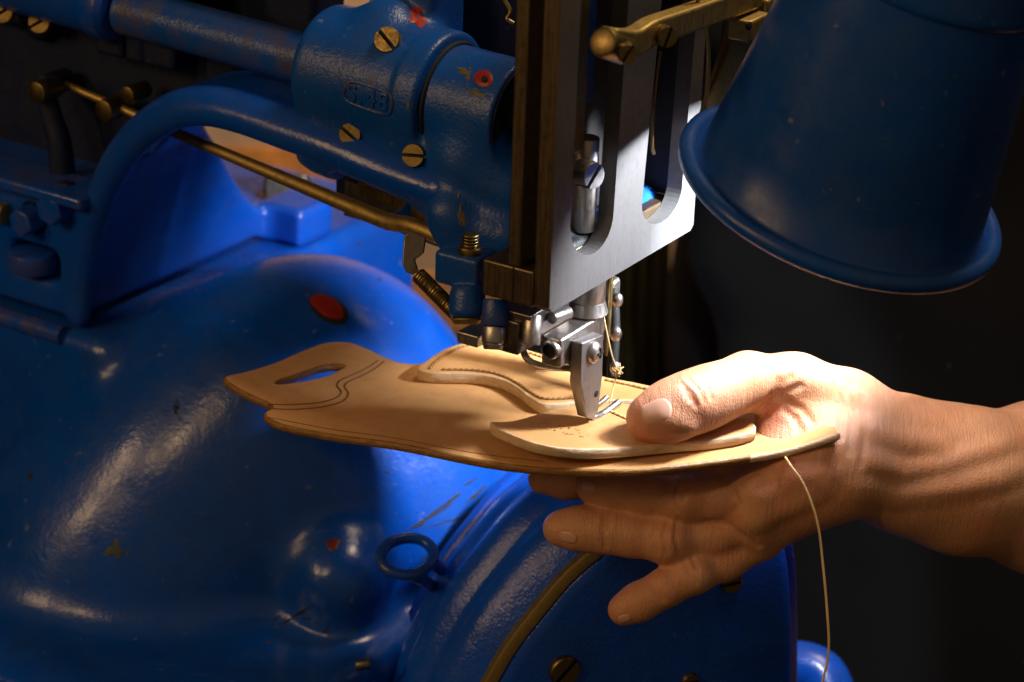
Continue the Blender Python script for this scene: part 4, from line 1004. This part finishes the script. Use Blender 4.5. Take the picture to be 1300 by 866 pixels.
# nail beds
def nail_bed(px, py, ux, w, l, name_r):
    p, n = hit(hbv, px, py); u = nrm(ux - n * (ux @ n)); v = np.cross(n, u); return p, n, u, v
me = HS.mesh('body')
co = np.empty(len(me.vertices) * 3, np.float32); me.vertices.foreach_get('co', co); co = co.reshape(-1, 3).astype(float)
fl = np.zeros(len(co))
for x, y, d, r in ((826, 545, 1.18, 46), (885, 525, 1.178, 26), (712, 672, 1.168, 36), (792, 776, 1.164, 32), (848, 690, 1.15, 30), (880, 728, 1.153, 24), (985, 525, 1.2, 26), (750, 620, 1.19, 28), (1000, 592, 1.18, 30)):
    fl = np.maximum(fl, np.exp(-((np.linalg.norm(co - P(x, y, d), axis=1) / px2m(r, d)) ** 2)))
at = me.attributes.new('flush', 'FLOAT', 'POINT'); at.data.foreach_set('value', fl.astype(np.float32))
body = link('body', me, 'skin', per); smooth_mesh(body, 2)
bbv = bvh_of(me)
def nail(px, py, tip, w, l, seed):
    """curved nail plate lying on the finger back; tip = pixel the nail grows towards"""
    d = (P(px, py, 1.18) - CAM) @ CF; p, n = hit(bbv, px, py)
    # use a mean normal so the plate does not wobble with the skin
    ns = [hit(bbv, px + dx, py + dy)[1] for dx in (-6, 0, 6) for dy in (-5, 0, 5)]; n = nrm(sum(ns))
    u = P(*tip, 1.18) - P(px, py, 1.18); u = nrm(u - n * (u @ n)); v = np.cross(n, u); bm = bmesh.new(); G = []
    for i in range(13):
        row = []
        for j in range(15):
            a, b = i / 6 - 1, j / 7 - 1; s = 1 - .12 * a * a if a > 0 else 1 - .10 * a * a
            x = l * a * (1 - (.20 if a > 0 else .34) * b * b); y = w * b * s
            q = p + u * x + v * y; h = bbv.find_nearest(V(q)); hq = np.array(h[0])
            lift = .00042 * (1 - b ** 4) * (1 - .8 * max(0, -a) ** 6) - .00006
            row.append(bm.verts.new(hq + n * lift))
        G.append(row)
    for i in range(12):
        for j in range(14): bm.faces.new((G[i][j], G[i + 1][j], G[i + 1][j + 1], G[i][j + 1]))
    bmesh.ops.recalc_face_normals(bm, faces=bm.faces[:])
    if sum((f_.normal for f_ in bm.faces), V((0, 0, 0))) @ V(n) < 0: bmesh.ops.reverse_faces(bm, faces=bm.faces[:])
    o = obj('fingernail', bm, 'nail', per, sharp=80); s = o.modifiers.new('solid', 'SOLIDIFY'); s.thickness = .0003; s.offset = -1
nail(833, 522, (810, 530), px2m(16, 1.18), px2m(21, 1.18), 1)
nail(722, 683, (700, 682), px2m(9, 1.17), px2m(12, 1.17), 2)
nail(793, 786, (778, 795), px2m(7, 1.17), px2m(9, 1.17), 3)
nail(747, 619, (735, 616), px2m(8, 1.19), px2m(10, 1.19), 4)

# shirt: torso behind the hand, sleeve to the elbow
TS = Field((-.02, .20, -.55), (.95, .75, .62), .0068)
TS.cones([(P(1180, 900, 1.86), .205), (P(1200, 420, 1.86), .20), (P(1230, 0, 1.80), .19), (P(1260, -260, 1.78), .17)], k=.05, kin=.06)
TS.cones([(P(1560, 900, 1.86), .22), (P(1560, 420, 1.86), .22), (P(1540, -200, 1.78), .19)], k=.12, kin=.06)
TS.cones([(P(1640, 640, 1.46), .058), (P(1760, 420, 1.62), .075), (P(1720, -60, 1.74), .09)], k=.06, kin=.04)
rr = random.Random(11)
for i in range(16):
    x, y = rr.uniform(860, 1350), rr.uniform(-50, 800); dx, dy = rr.uniform(-50, 50), rr.uniform(90, 240)
    p0, p1 = P(x, y, 1.70 + rr.uniform(-.012, .01)), P(x + dx, y + dy, 1.70 + rr.uniform(-.012, .01)); TS.cones([(p0, .012), ((p0 + p1) / 2, .02), (p1, .012)], k=.03, kin=.02)
me = TS.mesh('shirt'); sh_ = link('shirt', me, 'cloth', per); smooth_mesh(sh_, 4)
# ================================================================== BACKGROUND
bm = bmesh.new(); c = P(650, 300, 3.0); boxm(bm, c, CR * 2.2, np.array([0, .03, 0]), Z * 1.6); wl = obj('wall', bm, 'wall', None); wl['kind'] = 'structure'; wl['label'] = 'pale plaster wall behind the machine'
bm = bmesh.new(); boxm(bm, P(565, 405, 2.3), CR * .022, CF * .05, CU * .022)
boxm(bm, P(720, 620, 2.4), CR * .22, CF * .2, CU * .006)
bm.free()
cab = empty('wooden_shelf', P(560, 640, 2.3), 'dark shelf unit with an orange wooden drawer behind the coil spring', 'shelf')
bm = bmesh.new(); boxm(bm, P(560, 386, 2.3), CR * .05, CF * .12, CU * .028); obj('drawer', bm, 'wood', cab, bevel=.004)
bm = bmesh.new(); boxm(bm, P(660, 500, 2.3), CR * .21, CF * .13, CU * .055); obj('shelf_body', bm, 'black', cab, bevel=.004)
bm = bmesh.new(); boxm(bm, P(360, 212, 2.5), CR * .12, CF * .05, CU * .018); tb_ = obj('wooden_board', bm, 'wood', None, bevel=.004); tb_['label'] = 'orange wooden board seen through the machine arch against the wall'; tb_['category'] = 'board'
cur = empty('olive_curtain', P(800, 600, 2.0), 'dull olive cloth hanging just left of the black shirt', 'curtain')
bm = bmesh.new(); n = 60; top = []; bot = []
for i in range(n + 1):
    x = 770 + 80 * i / n; o = CF * .012 * math.sin(i * .5)
    top.append(bm.verts.new(P(x, 280, 2.05) + o)); bot.append(bm.verts.new(P(x, 700, 2.05) + o))
for i in range(n): bm.faces.new((top[i], top[i + 1], bot[i + 1], bot[i]))
MAT['olive'] = plain('olive_cloth', (.05, .036, .004), .9)
o = obj('cloth', bm, 'olive', cur); s_ = o.modifiers.new('s', 'SOLIDIFY'); s_.thickness = .003
# ================================================================== LIGHT
w = bpy.data.worlds.new('World'); scene.world = w; w.use_nodes = True
nt = w.node_tree; bg = nt.nodes['Background']         # dim warm room: light ceiling, dark floor
tcw = nt.nodes.new('ShaderNodeTexCoord'); rw = nt.nodes.new('ShaderNodeValToRGB')
dt = nt.nodes.new('ShaderNodeVectorMath'); dt.operation = 'DOT_PRODUCT'; dt.inputs[1].default_value = (.10, -.66, .68)
nt.links.new(tcw.outputs['Generated'], dt.inputs[0]); nt.links.new(dt.outputs['Value'], rw.inputs[0]); nt.links.new(rw.outputs[0], bg.inputs[0])
rw.color_ramp.elements[0].position = .0; rw.color_ramp.elements[0].color = (.02, .012, .006, 1)
rw.color_ramp.elements[1].position = .95; rw.color_ramp.elements[1].color = (1.0, .68, .38, 1)
bg.inputs[1].default_value = .165
def look(o, d): o.rotation_euler = V(d).to_track_quat('-Z', 'Y').to_euler()
def area(name, loc, target, sx, sy, power, col, roll=0):
    l = bpy.data.lights.new(name, 'AREA'); l.shape = 'RECTANGLE'; l.size = sx; l.size_y = sy; l.energy = power; l.color = col
    o = bpy.data.objects.new(name, l); COL.objects.link(o); o.location = V(loc)
    o.rotation_mode = 'QUATERNION'; q = V(np.asarray(target) - np.asarray(loc)).to_track_quat('-Z', 'Y')
    from mathutils import Quaternion
    o.rotation_quaternion = q @ Quaternion((0, 0, 1), roll); return o
warm = (1.0, .62, .28)
tgt = P(450, 450, 1.3)
area('ceiling_lamp', tgt + 2.2 * nrm((-.80, -.42, .42)), tgt, .08, .6, 6.5, warm, .3)
area('ceiling_lamp', tgt + 2.4 * nrm((-.55, -.63, .55)), tgt, .045, .6, 7.5, warm, -.5)
area('ceiling_lamp', P(1230, 590, 1.24) + np.array([.25, .30, 1.3]), P(1200, 580, 1.24), .3, .3, 11, (1.0, .76, .50))
area('wall_lamp', P(500, -200, 2.4) + Z * .3, P(500, 300, 3.0), .4, .4, 3.5, (1.0, .7, .4))
def spot(name, loc, axis, half, power, col, blend, rad):
    l = bpy.data.lights.new(name, 'SPOT'); l.energy = power; l.color = col; l.spot_size = 2 * half; l.spot_blend = blend; l.shadow_soft_size = rad
    o = bpy.data.objects.new(name, l); COL.objects.link(o); o.location = V(loc); look(o, axis); return o
S = LC - LN * .022 + CR * .014 + B * .018
spot('work_lamp_beam', S, P(620, 470, 1.36) - S, math.radians(52), 4.6, (.93, .96, 1.0), .12, .017)
spot('work_lamp_beam', S, P(530, 450, 1.45) - S, math.radians(27), 10.5, (.90, .95, 1.0), .5, .017)
l = bpy.data.lights.new('work_lamp_bulb', 'POINT'); l.energy = .9; l.color = (1, .9, .78); l.shadow_soft_size = .015
o = bpy.data.objects.new('work_lamp_bulb', l); COL.objects.link(o); o.location = V(LC - LN * .05)
scene.view_settings.view_transform = 'Standard'; scene.view_settings.look = 'None'; scene.view_settings.exposure = 0; scene.view_settings.gamma = 1
scene.cycles.max_bounces = 6; scene.cycles.use_denoising = True
scene.cycles.sample_clamp_indirect = 4
